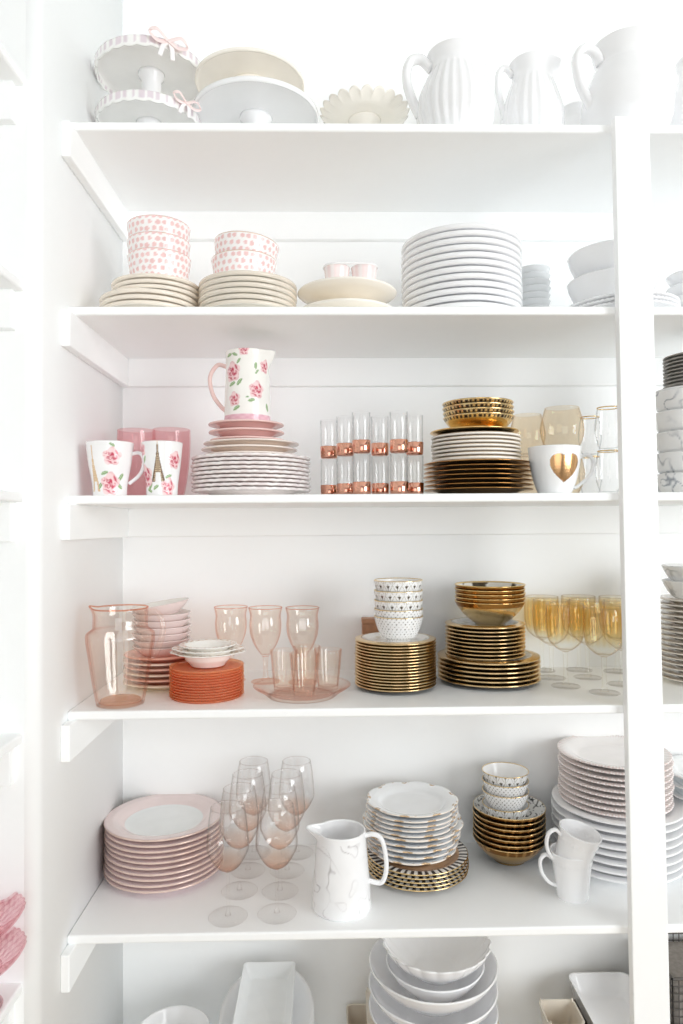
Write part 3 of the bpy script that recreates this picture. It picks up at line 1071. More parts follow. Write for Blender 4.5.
# rose glass pitcher
Yp = 1.462
Hp = zat(120, 608, Yp) - Z
b = [(.046, 0), (.048, .004), (.056, .05), (.065, Hp * .56), (.0685, Hp * .68), (.068, Hp * .735), (.062, Hp * .765), (.0555, Hp * .79), (.0545, Hp * .85), (.0545, Hp * .93), (.056, Hp)]
b = smoothpts(b, 4)
o = pitcher('glass_pitcher', b, [(.052, 0, Hp * .93), (.072, 0, Hp * .955), (.086, 0, Hp * .86), (.086, 0, Hp * .72), (.076, 0, Hp * .56), (.066, 0, Hp * .46)], .0045, 'g_pink', spout=.009, sa=-pi / 2, t=.0028, sw=.22, szh=.07,
            rib=14, ribamp=.03, ribz=(.05, .72), seg=112, rise=.004, hr2=.006, lipmat='g_rim')
place(o, 120.5, 660, Yp, Z, 'pink glass pitcher with soft ribs at the front of the shelf', 'pitcher')

# pink and cream plates with bowls on top
Yq = ypos(3, 164, 692, 78)
R = px2m(78, Yq) / 2
xq = xat(164, 675, Yq)
zt_ = zat(164, 659, Yq - R)
pp = (zt_ - Z - .016) / 5
colr = [srgb((244, 232, 212)), srgb((240, 196, 178)), srgb((244, 230, 212)), srgb((238, 200, 186)), srgb((244, 226, 212)), srgb((238, 178, 158))]
cn = ['cream', 'blush pink', 'cream', 'blush pink', 'cream', 'salmon pink']
for i in range(6):
    o = plate('plate', R * (1 - .02 * (i % 2)), .016, .0040, colf=(lambda c: (lambda a, r, z, ins: C(c)))(colr[i]))
    o.location = (xq, Yq, Z + i * pp)
    tag(o, '%s plate, %s in the pile behind the pink glass pitcher' % (cn[i], ordinal(i, 6)), 'plate', 'pink and cream plates behind the glass pitcher')
zz = Z + 5 * pp
R = px2m(57, Yq) / 2
zr = [zat(164, y, Yq - R) for y in (612, 652)]
pb = (zr[0] - zr[1]) / 6
Hb_ = zr[1] - zz - .0065 + .006
p = lathe('soup_bowl', bowl_prof(R, R * .62, Hb_, .0026, .55, .003, .7), 'paint', seg=80, colf=lambda a, r, z, ins: C(srgb((246, 243, 238)) if ins else srgb((243, 226, 224))))
pile(p, 7, xat(162, 630, Yq), Yq, zz + .0068, pb, 'pale pink bowl', 'in the pile on the pink and cream plates', 'bowl', 'pale pink bowls', tilt_top=(0, math.radians(-9), .1))

# coral glass plates
Yo = ypos(3, 207, 704, 73, .95)
R = px2m(73, Yo) / 2
xo = xat(207, 690, Yo)
zt_ = zat(207, 671, Yo - R)
n = 12
pgl = (zt_ - Z) / (n + .3)
prf = [(0, .0008), (R * .90, .0008), (R * .92, 0), (R * .945, 0), (R * .955, pgl * .3), (R * .985, pgl * .62), (R, pgl * .8), (R * .992, pgl * .95), (R * .97, pgl * .8), (R * .94, .0024), (R * .9, .0022), (0, .0022)]
p = lathe('glass_plate', prf, 'g_orange', seg=72)
zz = pile(p, n, xo, Yo, Z, pgl, 'coral glass plate', 'in the glowing orange pile under lacy bowls', 'plate', 'coral glass plates', jit=.0006)
def lace(R):
    def f(a, r, z, ins):
        if ins and R * .80 < r < R * .97 and sin(a * 21) * sin(r * 700) > .25:
            return C(srgb((196, 152, 112)))
        return C(srgb((250, 248, 244)))
    return f
Rl = px2m(66, Yo) / 2
def bowl_rim(R, H):
    return [(0, .002), (R * .42, .002), (R * .44, 0), (R * .50, 0), (R * .53, .004), (R * .66, H * .45), (R * .74, H * .82), (R * .80, H * .9), (R - .001, H - .002), (R, H - .0008), (R - .001, H),
            (R * .79, H * .9 + .0026), (R * .71, H * .8), (R * .63, H * .45), (R * .5, .0068), (0, .006)]
def ears(R, am=.09):
    def mod(a, r, z):
        k = max(0, (r / R - .8) / .2)
        e = exp(-((abs(sin(a)) - 1) / .06) ** 2)
        return r * (1 + k * (am * e + .01 * cos(a * 24))), z
    return mod
zl = [zat(207, y, Yo - Rl) for y in (657, 653, 649.5)]
Hl = zl[0] - zz - .004
for i in range(3):
    Rq = Rl * (1.0, .98, .86)[i]
    o = lathe('lacy_bowl', bowl_rim(Rq, Hl), 'paint', seg=144, colf=lace(Rq), step=.003, mod=ears(Rq, (.13, .10, .0)[i]))
    o.location = (xat(208, 660, Yo), Yo, zl[i] - Hl)
    tag(o, 'small white bowl with lacy rim, %s on the coral glass plates' % ('lowest', 'middle one', 'topmost')[i], 'bowl', 'lacy white bowls')

# rose goblets
def goblet(name, R, H, hb, Rf, mat, colf=None, lip=.9, belly=.5, rib=0, seg=56, stem=.0035, base_r=None, open_=.3, t=.0013, shape=None, lipm='g_rim'):
    """bowl, stem and foot as parts. hb = height at which the bowl starts"""
    root = empty(name)
    L = H - hb
    pts = smoothpts(shape(R, L, stem) if shape else
                    [(stem * 1.2, 0), (R * .55, L * .10), (R * .90, L * .28), (R, L * belly), (R * (lip + 1) / 2, L * .80), (R * lip, L)], 5)
    def mod(a, r, z):
        if rib and r > .008:
            return r * (1 + .02 * cos(rib * a) * sin(min(1, z / L) * pi)), z
        return r, z
    inner = [(max(r - t, .0004), max(z, .004)) for r, z in pts[::-1]]
    pr = [(0, .0)] + pts + [(pts[-1][0] - t * .5, L + t * .3)] + [q for q in inner if q[1] > .0045] + [(0, .005)]
    o = lathe('glass_bowl', pr, mat, root, seg=max(seg, rib * 6), colf=colf, mod=mod if rib else None, step=.006 if colf else None)
    o.location = (0, 0, hb)
    one = (lambda a, r, z, ins: (1, 1, 1, 1)) if colf else None
    rl = pts[-1][0] - t * .5
    lathe('rim', [(rl + .0008, L), (rl, L + .0009), (rl - .0008, L), (rl, L - .0008)], lipm, root, seg=48, closed=True).location = (0, 0, hb + .0004)
    lift = .0005
    lathe('stem', [(0, 0), (stem * 1.8, 0), (stem, .010), (stem * .85, (hb - .004) * .5), (stem * 1.1, hb - .006), (stem * 1.3, hb - .0042), (0, hb - .0042)], mat, root, seg=20, colf=one).location = (0, 0, .0036 + lift)
    lathe('foot', [(0, .0), (Rf - .001, 0), (Rf, .001), (Rf - .001, .0018), (Rf * .5, .0026), (stem * 2, .0036), (0, .0036)], 'g_pfoot' if mat == 'g_peach' else 'g_foot', root, seg=48).location = (0, 0, lift)
    return root
g = goblet('pink_goblet', .0395, .173, .060, .034, 'g_peach', rib=10, stem=.006,
           shape=lambda R, L, st: [(st * 1.2, 0), (R * .36, L * .08), (R * .66, L * .24), (R * .88, L * .46), (R * .93, L * .66), (R * .90, L * .84), (R * 1.0, L)])
for i, (px, Y, nm) in enumerate(((231, 1.665, 'nearest the orange plates'), (265.5, 1.645, 'in the middle of the three'), (302.5, 1.635, 'nearest the gold-edged plates'))):
    o = g if i == 0 else clone(g)
    o.location = (xat(px, 640, Y), Y, Z)
    o.rotation_euler = (0, 0, i * .5)
    tag(o, 'pink glass goblet behind the glass tray, ' + nm, 'goblet', 'pink glass goblets')

Yt = ypos(3, 302, 703, 70, .9)
R = px2m(96, Yt) / 2
xt = xat(302, 690, Yt)
ht = .022
o = lathe('glass_tray', [(0, .002), (R * .62, .002), (R * .65, 0), (R * .7, 0), (R * .76, .006), (R * .84, .012), (R - .002, ht - .002), (R, ht - .0008), (R - .0015, ht),
                         (R * .83, .0155), (R * .74, .0095), (R * .66, .0052), (0, .0052)], 'g_peach', seg=288, mod=beads(R, 54, .002), step=.006)
o.location = (xt, Yt, Z)
tag(o, 'round pink glass tray with a beaded edge holding tumblers', 'tray')
tb = lathe('pink_tumbler', wall_prof([(.021, 0), (.022, .004), (.026, .04), (.0295, .08), (.0305, .086)], .0018, .007), 'g_peach', seg=96,
           mod=lambda a, r, z: (r * (1 + .02 * cos(12 * a)) if r > .012 else r, z), step=.01)
ts = [(284, 1.545, 'nearest the goblets side of the tray'), (304, 1.498, 'at the front of the tray'), (328, 1.548, 'at the side near the gold-edged plates'), (307, 1.590, 'at the back of the tray')]
for i, (px, Y, nm) in enumerate(ts):
    o = tb if i == 0 else clone(tb)
    o.location = (xat(px, 665, Y), Y, Z + .0056)
    tag(o, 'pink ribbed glass tumbler ' + nm, 'tumbler', 'tumblers on the glass tray')

# gold-edged plates with patterned bowls
def gold_rim_plate(R, top, under=srgb((220, 192, 146)), w=.004):
    def f(a, r, z, ins):
        if ins:
            return C(GLD, 1) if r > R - w else C(top)
        return C(under, 1) if r > R * .62 else C(top)
    return f
Yv = ypos(3, 395.5, 696, 80, .95)
R = px2m(81, Yv) / 2
xv = xat(395.5, 670, Yv)
zt_ = zat(395.5, 644.5, Yv - R)
n = 16
mar = marble(srgb((244, 243, 240)), srgb((206, 196, 176)), 26, 3.0, .12)
def top_marble(R):
    def f(a, r, z, ins):
        if ins and r <= R - .0035:
            return mar(a, r, .0, False)
        if ins:
            return C(GLD, 1)
        return C(srgb((220, 192, 146)), 1)
    return f
p = lathe('gold_plate', plate_prof(R, .012, .0038), 'paint', seg=96, colf=top_marble(R), step=.004)
zz = pile(p, n, xv, Yv, Z, (zt_ - Z - .012) / (n - 1), 'gold-edged plate', 'in the pile under the white patterned bowls', 'plate', 'gold-edged plates under patterned bowls', jit=.0008)

def sprigs(R, H, kind, seed=0, rimgold=True):
    """white bowl with small gold-black motifs"""
    def f(a, r, z, ins):
        if ins:
            if r > R - .0022 and z > H - .002:
                return C(GLD, .9)
            return C(WHT)
        if z > H - .0013 and rimgold:
            return C(GLD, .9)
        x = (a + pi) / (2 * pi)
        if kind == 0:       # triangle pennants
            n = 16
            row = floor(z / .0165)
            u = (x * n + .5 * (row % 2)) % 1 - .5
            v = (z / .0165) % 1
            if .35 < v < .75 and abs(u) < (v - .3) * .42:
                return C(srgb((88, 80, 66)), .2)
            if abs(u) < .03 or abs(abs(u) - (.15 + v * .4)) < .03:
                return C(srgb((184, 180, 170)))
        elif kind == 1:     # rows of dots
            n = 34
            u = (x * n + .5 * (floor(z / .0056) % 2)) % 1 - .5
            v = (z / .0056) % 1 - .5
            if hypot(u * 2 * pi * R / n, v * .0056) < .0012:
                return C(srgb((92, 84, 74)), .1)
        else:               # branching net
            p_ = Vector((sin(a) * 3, cos(a) * 3, z * 60))
            if abs(noise.noise(p_)) < .06:
                return C(srgb((150, 140, 128)))
        return C(WHT)
    return f
R = px2m(49, Yv) / 2
zr = [zat(398, y, Yv - R) for y in (581.5, 592, 602, 611, 618.5)]
zb0 = zz + .0058
Hb_ = zr[4] - zb0
kinds = [1, 1, 0, 0, 0]
mot = ['dotted', 'dotted', 'pennant patterned', 'pennant patterned', 'pennant patterned']
prf = bowl_prof(R, R * .48, Hb_, .0020, .24, .004, .42)
for i in range(5):
    o = lathe('patterned_bowl', prf, 'paint', seg=220, step=.0016, colf=sprigs(R, Hb_, kinds[i], i))
    o.location = (xat(398.5, 610, Yv), Yv, zb0 + (zr[4 - i] - zr[4]))
    o.rotation_euler = (0, 0, i * .7)
    tag(o, 'white %s bowl, %s on the sixteen gold-edged plates' % (mot[i], ordinal(i, 5)), 'bowl', 'patterned bowls on the gold-edged plates')
# brown wooden box behind
Yw = 1.725
xw = xat(371, 620, Yw)
zw = zat(371, 618, Yw)
rt = empty('wooden_box', (xw, Yw, Z))
box('box_body', -.022, .022, -.02, .02, 0, zw - Z - .012, 'wood', rt, .0015)
box('lid', -.023, .023, -.021, .021, zw - Z - .0118, zw - Z, 'wood', rt, .0015)
tag(rt, 'small brown wooden box mostly hidden behind the gold-edged plates', 'box')

# gold piles and gold bowls
Yx = ypos(3, 488.5, 692, 101, .95)
R = px2m(101, Yx) / 2
xx = xat(488.5, 675, Yx)
zt_ = zat(488.5, 664, Yx - R)
p = lathe('gold_plate', plate_prof(R, .013, .0045), 'paint', seg=96, colf=top_marble(R), step=.004)
zz = pile(p, 6, xx, Yx, Z, (zt_ - Z - .013) / 5, 'wide gold-edged plate', 'at the base of the pile under gold bowls', 'plate', 'wide gold-edged plates under gold bowls', jit=.0008)
R = px2m(79, Yx) / 2
z1 = zz + .0064
zt_ = zat(484, 628, Yx - R)
p = lathe('gold_plate', plate_prof(R, .012, .0040), 'paint', seg=96, colf=top_marble(R), step=.004)
zz = pile(p, 9, xat(485, 645, Yx), Yx, z1, (zt_ - z1 - .012) / 8, 'smaller gold-edged plate', 'in the middle of the pile under gold bowls', 'plate', 'smaller gold-edged plates under gold bowls', jit=.0008)
R = px2m(70, Yx) / 2
zr = [zat(489, y, Yx - R) for y in (587, 604)]
Hb_ = zr[1] - zz - .0058
def goldbowl(R, H):
    def f(a, r, z, ins):
        if ins:
            if r > R - .003:
                return C(GLD, 1)
            k = noise.noise(Vector((sin(a) * r * 60, cos(a) * r * 60, 1.5)))
            return C(lerp(srgb((238, 236, 230)), srgb((70, 60, 46)), 1 if k > .12 else 0))
        if z > H - .0020:
            return C(srgb((236, 204, 140)), 1)
        if z > H * .80:
            return C(srgb((168, 118, 60)), 1)
        return C(GLD, 1)
    return f
p = lathe('gold_bowl', bowl_prof(R, R * .42, Hb_, .0022, .38, .004, .8), 'paint', seg=96, colf=goldbowl(R, Hb_), step=.0025)
pile(p, 5, xat(489.5, 600, Yx), Yx, zz + .0060, (zr[0] - zr[1]) / 4, 'gold bowl', 'in the pile on gold-edged plates, beside the amber glasses', 'bowl', 'gold bowls beside the amber glasses')

# amber lustre wine glasses
Ram, Ham = .042, .184
def amber_col(a, r, z, ins):
    L = Ham - .078
    q = z / L
    if q < .18:
        return (1, 1, 1, 1)
    k = smooth01((q - .18) / .16) * (.8 + .2 * cos(a * 18)) * (1 - .75 * smooth01((q - .90) / .05))
    return (*lerp((1, 1, 1), srgb((253, 247, 232)), k), 1)
g = goblet('amber_wine_glass', Ram, Ham, .078, .032, 'g_amber', lipm='g_lip', colf=amber_col, lip=.97, belly=.72, rib=18, stem=.005)
spots = [(604, 1.50, 'front one, beside the post'), (565.5, 1.565, 'front one, nearer the gold bowls'), (551.5, 1.65, 'second row, nearest the gold bowls'),
         (542, 1.735, 'back row, nearest the gold bowls'), (587.5, 1.65, 'second row, centre'), (579, 1.735, 'back row, centre'),
         (622, 1.575, 'second row, partly behind the post'), (617, 1.712, 'back row, nearest the post')]
for i, (px, Y, nm) in enumerate(spots):
    o = g if i == 0 else clone(g)
    o.location = (xat(px, 660, Y), Y, Z)
    o.rotation_euler = (0, 0, i * .9)
    tag(o, 'stemmed glass with amber bowl, ' + nm, 'wine glass', 'amber wine glasses')

# right of the post
Yr = 1.60
R = .086
xr_ = xat(662.5, 640, Yr) + R
zt_ = zat(672, 600, Yr - R * .6)
p = plate('plate', R, .014, .0042, colf=goldline(R, srgb((240, 236, 230)), srgb((196, 186, 176)), .014))
zz = pile(p, 16, xr_, Yr, Z, (zt_ - Z - .014) / 15, 'thin white plate', 'in the tall pile right of the post, fourth shelf', 'plate', 'thin white plates right of the post')
R = .072
Hq = .046
for i in range(2):
    o = lathe('marbled_bowl', bowl_prof(R, R * .6, Hq, .003, .4, .004, .6), 'paint', seg=140, step=.003, colf=marble(srgb((240, 240, 240)), srgb((176, 178, 180)), 30, 11 + i * 4, .16))
    o.location = (xr_ - .006, Yr, zz + .0075 + i * .034)
    tag(o, 'pale grey patterned bowl, %s of two on the thin white plates' % ('upper' if i else 'lower'), 'bowl', 'pale grey patterned bowls')

# =================================================================== SHELF 5
Z = SH[4]
Ya = ypos(4, 163.5, 899, 117, .9)
R = px2m(114, Ya) / 2
xa = xat(165, 860, Ya)
zt_ = zat(163.5, 840, Ya - R)
def pinkplate(R):
    def f(a, r, z, ins):
        if ins:
            if r > R - .0018:
                return C(srgb((222, 196, 182)), .3)
            if r < R * .66:
                return C(srgb((240, 243, 243)))
            return C(srgb((236, 220, 218)))
        if r > R - .0016:
            return C(srgb((224, 200, 188)), .2)
        if r < R * .66:
            return C(srgb((244, 242, 240)))
        return C(srgb((222, 202, 205)))
    return f
p = lathe('plate', plate_prof(R, .021, .0055), 'paint', seg=112, colf=pinkplate(R), step=.004)
pile(p, 10, xa, Ya, Z, (zt_ - Z - .021) / 9, 'dusty pink plate with white centre', 'in the pile beside the wine glasses', 'plate', 'dusty pink plates', jit=.0018)

# wine glasses with blush base
Hw = .224
def wine_col(a, r, z, ins):
    L = Hw - .092
    q = z / L
    k = 1 - smooth01((q - .06) / .24)
    c = lerp((1, 1, 1), srgb((250, 236, 227)), k)
    return (*c, 1)
g = goblet('wine_glass', .0435, Hw, .092, .040, 'g_blown', lipm='g_lip', colf=wine_col, lip=.80, belly=.42, stem=.0034)
rows = [('front row', (228, 917), (277, 914)), ('second row', (239.5, 891), (280, 891.5)), ('third row', (248, 871), (287, 871)), ('back row', (254, 853), (297, 853))]
k = 0
for nm, A, B in rows:
    for side, (px, py) in (('nearer the pink plates', A), ('nearer the marbled jug', B)):
        o = g if k == 0 else clone(g)
        k += 1
        P = onZ(px, py, Z)
        o.location = (P.x, P.y, Z)
        o.rotation_euler = (0, 0, k * .7)
        tag(o, 'thin stemmed wine glass with peach base of bowl, %s, %s' % (nm, side), 'wine glass', 'peach-tinted wine glasses')

# marbled jug
Yj = ypos(4, 341, 922, 58, .97)
Hj = zat(343, 829.5, Yj) - Z
vein = srgb((112, 98, 102))
mj = marble(srgb((246, 246, 247)), vein, 8.5, 2.3, .045)
mj2 = marble(srgb((246, 246, 247)), vein, 19, 8.3, .05)
def jugcol(a, r, z, ins):
    if z > Hj * .93:
        return C(srgb((247, 247, 248)))
    c1 = mj(a, r, z, ins); c2 = mj2(a, r, z, ins)
    return tuple(min(x, y) for x, y in zip(c1[:3], lerp(c2[:3], c1[:3], .5))) + (0,)
b = [(.0605, 0), (.0625, .003), (.0600, Hj * .3), (.0545, Hj * .7), (.0515, Hj * .92), (.0515, Hj)]
o = pitcher('marbled_jug', b, [(.044, 0, Hj * .92), (.066, 0, Hj * .955), (.084, 0, Hj * .90), (.0925, 0, Hj * .72), (.0945, 0, Hj * .50), (.086, 0, Hj * .34), (.070, 0, Hj * .33), (.052, 0, Hj * .36)], .0062, 'paint', spout=.024,
            sa=-pi / 2, t=.0035, colf=jugcol, step=.0024, seg=200, hmat='white', rise=.002, sw=.36, szh=.14)
place(o, 341.5, 870, Yj, Z, 'white jug with grey marble veins at the front of the shelf', 'jug', rz=-.12)

# striped plates below scalloped plates
Yk = ypos(4, 417, 898, 101, .95)
R = px2m(100, Yk) / 2
xk = xat(417.5, 870, Yk)
zt_ = zat(417, 875, Yk - R)
def striped(R):
    n = 44
    def f(a, r, z, ins):
        s = int(floor((a + pi) / (2 * pi) * n * 2)) % 2
        if ins:
            if r > R - .0018:
                return C(GLD, 1)
            if r > R - .022:
                return C(srgb((42, 36, 38)) if s else srgb((240, 236, 230)))
            return C(srgb((228, 190, 152)), .35)
        if r > R - .0012:
            return C(GLD, 1)
        if R * .80 < r:
            return C(srgb((42, 36, 38)) if s else srgb((240, 236, 230)))
        return C(srgb((224, 190, 140)), .8)
    return f
p = lathe('striped_plate', plate_prof(R, .017, .0035), 'paint', seg=352, colf=striped(R), step=.003)
zz = pile(p, 5, xk, Yk, Z, (zt_ - Z - .017) / 4, 'gold plate with black and white striped border', 'beneath the scalloped plates', 'plate', 'striped gold plates')

def scallop(R, n, amp):
    def mod(a, r, z):
        k = max(0, (r / R - .6) / .4) ** 1.5
        s = abs(cos(n * a / 2)) ** .5
        return r * (1 + amp * k * (s - .7)), z + .0015 * k * (s - .7)
    return mod
def gilt(R, n):
    def f(a, r, z, ins):
        ph = (a * n / (2 * pi)) % 1
        if r > R - .0022:
            return C(srgb((218, 186, 146)), .4) if abs(ph - .5) < .13 else C(srgb((238, 230, 220)))
        if ins and r > R - .008 and abs(ph - .5) < .09:
            return C(srgb((210, 174, 128)), .5)
        if not ins and r > R * .8 and noise.noise(Vector((sin(a) * 14, cos(a) * 14, r * 120))) > .34:
            return C(srgb((214, 186, 160)), .2)
        return C(srgb((243, 245, 247)))
    return f
Rk = px2m(99, Yk) / 2
z1 = zz + .0085
zt_ = zat(413, 841, Yk - Rk)
p = lathe('scalloped_plate', plate_prof(Rk, .024, .0042), 'paint', seg=160, colf=gilt(Rk, 10), mod=scallop(Rk, 10, .06), step=.004)
q = (zt_ - z1 - .024) / 4
zz = pile(p, 5, xat(412, 850, Yk), Yk, z1, q, 'larger white scalloped plate with gilt', 'right on the striped plates', 'plate', 'larger scalloped plates', jit=.0015)
for i_, o_ in enumerate([o_ for o_ in COL.objects if o_.name.startswith('scalloped_plate')]):
    k_ = (.88, .91, .94, .97, 1.0)[i_]
    o_.scale = (k_, k_, 1)
Rk = px2m(90, Yk) / 2
z1 = zz + .0085
zt_ = zat(412, 817, Yk - Rk)
p = lathe('scalloped_plate', plate_prof(Rk, .020, .0036), 'paint', seg=160, colf=gilt(Rk, 9), mod=scallop(Rk, 9, .06), step=.004)
zz = pile(p, 5, xat(411.5, 820, Yk), Yk, z1, (zt_ - z1 - .020) / 4, 'smaller white scalloped plate with gilt', 'atop the whole scalloped pile', 'plate', 'smaller scalloped plates', jit=.002)

# gold bowls with small patterned bowls inside
Yl = ypos(4, 509, 868, 42, .9)
R = px2m(71, Yl) / 2
xl_ = xat(509, 845, Yl)
zr = [zat(509, y, Yl - R) for y in (820, 853)]
Hb_ = zr[1] - Z
def goldbowl2(R, H):
    def f(a, r, z, ins):
        if ins:
            if r > R - .002:
                return C(GLD, 1)
            k = noise.noise(Vector((sin(a) * r * 70, cos(a) * r * 70, z * 70)))
            return C(lerp(srgb((238, 238, 236)), srgb((60, 58, 60)), 1 if abs(k) < .07 else 0))
        if z > H - .0022:
            return C(srgb((238, 208, 150)), 1)
        if z > H * .72:
            return C(srgb((150, 104, 52)), 1) if noise.noise(Vector((sin(a) * 9, cos(a) * 9, z * 20))) > -.1 else C(srgb((208, 160, 96)), 1)
        return C(srgb((222, 184, 124)), 1)
    return f
p = lathe('gold_bowl', bowl_prof(R, R * .45, Hb_, .0022, .38, .004, .8), 'paint', seg=128, colf=goldbowl2(R, Hb_), step=.0025)
zz = pile(p, 7, xl_, Yl, Z, (zr[0] - zr[1]) / 6, 'gold bowl', 'in the pile that holds the small patterned bowls', 'bowl', 'gold bowls holding small bowls')
R = px2m(46, Yl) / 2
zr = [zat(505, y, Yl - R) for y in (778, 787.5, 798, 812)]
zb0 = zz + .0145
Hb_ = zr[3] - zb0
kinds = [0, 1, 1, 0]
prf = bowl_prof(R, R * .60, Hb_, .0020, .42, .004, .38)
mot = ['sprig patterned', 'dotted', 'dotted', 'sprig patterned']
for i in range(4):
    o = lathe('patterned_bowl', prf, 'paint', seg=220, step=.0016, colf=sprigs(R, Hb_, kinds[i], i))
    o.location = (xat(505.5, 800, Yl), Yl, zb0 + (zr[3 - i] - zr[3]))
    o.rotation_euler = (0, 0, .3 + i * .8)
    tag(o, 'white %s small bowl, %s inside the pile of gold bowls' % (mot[i], ordinal(i, 4)), 'bowl', 'small bowls inside the gold bowls')

# two white mugs
Yn = ypos(4, 574, 904, 30, .95)
Hm = .098
def dent(a, r, z, ins):
    return C(srgb((244, 244, 244)))
mp = smoothpts([(.0315, 0), (.0325, .003), (.034, Hm * .15), (.0385, Hm * .55), (.0425, Hm * .85), (.0455, Hm)])
def mug_beads(a, r, z):
    k = 1 if abs(z - Hm * .8) < .003 and r > .03 else 0
    return r + .0012 * k * abs(sin(18 * a)), z
h_ = [(-.039, 0, Hm * .82), (-.056, 0, Hm * .92), (-.068, 0, Hm * .80), (-.066, 0, Hm * .56), (-.052, 0, Hm * .34), (-.034, 0, Hm * .24)]
o1 = mug('white_mug', mp, h_, None, hr=.0052, seg=108, mat='white', mod=mug_beads, step=.003)
place(o1, 572, 880, Yn, Z, 'white mug standing upright with another mug tipped into it', 'mug', 'white mugs')
o2 = clone(o1)
o2.location = (xat(568.5, 866, Yn) , Yn, Z + .050)
o2.rotation_euler = (math.radians(8), math.radians(13), .1)
tag(o2, 'white mug tipped over inside the upright white mug', 'mug', 'white mugs')

# large white piles behind post
Yo = ypos(4, 617, 891, 127, .9)
R = px2m(126, Yo) / 2
xo = xat(617.5, 850, Yo)
zt_ = zat(617, 826, Yo - R)
OFF = srgb((247, 244, 243))
def rimpink(R):
    def f(a, r, z, ins):
        return C(srgb((232, 214, 210))) if (r > R - .003 and not ins and int(a * 40) % 2) else C(OFF)
    return f
p = lathe('dinner_plate', plate_prof(R, .022, .0052), 'white', seg=96)
zz = pile(p, 8, xo, Yo, Z, (zt_ - Z - .022) / 7, 'wide white dinner plate', 'in the lower pile behind the two mugs', 'plate', 'wide white dinner plates behind the mugs', jit=.002)
R = px2m(107, Yo) / 2
z1 = zz + .0100
zt_ = zat(614, 769, Yo - R)
p = lathe('beaded_plate', plate_prof(R, .020, .0042), 'paint', seg=240, mod=beads(R, 60, .0018), colf=rimpink(R))
pile(p, 9, xat(614.5, 790, Yo), Yo, z1, (zt_ - z1 - .020) / 8, 'white plate with beaded rim', 'in the upper pile behind the mugs', 'plate', 'beaded plates on the dinner plates', jit=.0018)
# right edge pile
Yr = 1.66
R = .112
xr_ = xat(667.5, 800, Yr) + R
if xr_ + R > XR: xr_ = XR - R - .01
zt_ = zat(675, 775, Yr - R * .3)
p = lathe('dinner_plate', plate_prof(R, .020, .004), 'cool', seg=96)
p.data.materials[0] = M['cool']
pile(p, 9, xr_, Yr, Z, (zt_ - Z - .020) / 8, 'pale grey plate', 'in the pile cut off by the picture edge', 'plate', 'pale grey plates at the picture edge')

# =================================================================== SHELF 6
Z = SH[5]
# left bowls
Ya = 1.60
R = px2m(72, Ya) / 2
zr_ = zat(172, 1030, Ya)
H = .07
n = 4
p = lathe('deep_bowl', bowl_prof(R, R * .5, H, .004, .4, .005), 'white', seg=72)
pile(p, n, xat(172.5, 1020, Ya), Ya, Z, (zr_ - Z - H) / (n - 1), 'round white bowl', 'in the low pile first on the bottom shelf', 'bowl', 'round white bowls on the bottom shelf')

def dish(name, lx, ly, H, mat, r=.02, flare=.008, t=.004, parent=None, rim=.0, seg=6, wave=0.0, floor_in=.012):
    """rectangular dish, open on top, rounded corners"""
    def ring(hx, hy, rr, z, wv=0):
        pts = []
        for cx, cy, a0 in ((1, 1, 0), (-1, 1, pi / 2), (-1, -1, pi), (1, -1, 3 * pi / 2)):
            for i in range(seg + 1):
                a = a0 + pi / 2 * i / seg
                pts.append((cx * (hx - rr) + rr * cos(a), cy * (hy - rr) + rr * sin(a), z + wv * (1 if i == seg // 2 else 0)))
        return pts
    hx, hy = lx / 2, ly / 2
    f = flare
    R_ = [ring(hx - f - floor_in * .5, hy - f - floor_in * .5, r * .8, 0), ring(hx - f, hy - f, r, .006), ring(hx - .001, hy - .001, r + .002, H - .004, wave), ring(hx + rim, hy + rim, r + .003, H - .002, wave),
          ring(hx + rim - .0005, hy + rim - .0005, r + .002, H, wave), ring(hx - t, hy - t, r, H - .0008, wave), ring(hx - f - t, hy - f - t, r, .009), ring(hx - f - t - floor_in * .5, hy - f - t - floor_in * .5, r * .8, .0055)]
    n = len(R_[0])
    v = [p for rg in R_ for p in rg]
    fc = []
    for k in range(len(R_) - 1):
        for i in range(n):
            j = (i + 1) % n
            fc.append((k * n + i, k * n + j, (k + 1) * n + j, (k + 1) * n + i))
    fc.append(tuple(range(n - 1, -1, -1)))
    fc.append(tuple((len(R_) - 1) * n + i for i in range(n)))
    o = link_mesh(name, v, fc, mat, parent)
    m = o.modifiers.new('edge', 'EDGE_SPLIT'); m.split_angle = math.radians(50)
    return o

# oval platters with a long dish
def oval(name, lx, ly, H, mat):
    o = lathe(name, bowl_prof(1, .72, H, .004, .5, .004), mat, seg=96)
    return o
Yb = 1.59
zo = zat(267, 1010, Yb)
hx_, hy_ = px2m(95, Yb) / 2, .172
plat = None
def ov_mod(a, r, z):
    return r, z
k = 9
for i in range(k):
    s_ = 1 - i * .004
    pr = [(r, z) for r, z in coupe_prof(hx_, .045, .004)]
    o = lathe('oval_platter', pr, 'white', seg=96)
    o.scale = (s_, s_ * hy_ / hx_, 1)
    o.location = (xat(267, 1010, Yb), Yb, Z + .0 + i * ((zo - Z - .045) / (k - 1)))
    tag(o, 'oval white platter, %s under the long narrow dish' % ordinal(i, k), 'platter', 'oval platters')
ztop_ = Z + (zo - Z - .045)
Hd_ = zat(270, 966, 1.725) - ztop_ - .036
o = dish('long_dish', px2m(51, 1.725), .262, max(Hd_, .035), 'cool', r=.008, flare=.012)
o.data.materials[0] = M['cool']
o.location = (xat(270.5, 966, 1.735), 1.59, ztop_ + .036)
tag(o, 'long narrow white dish lying across the oval platters', 'dish')

# big bowls
Yc = 1.575
xc = xat(433, 980, Yc)
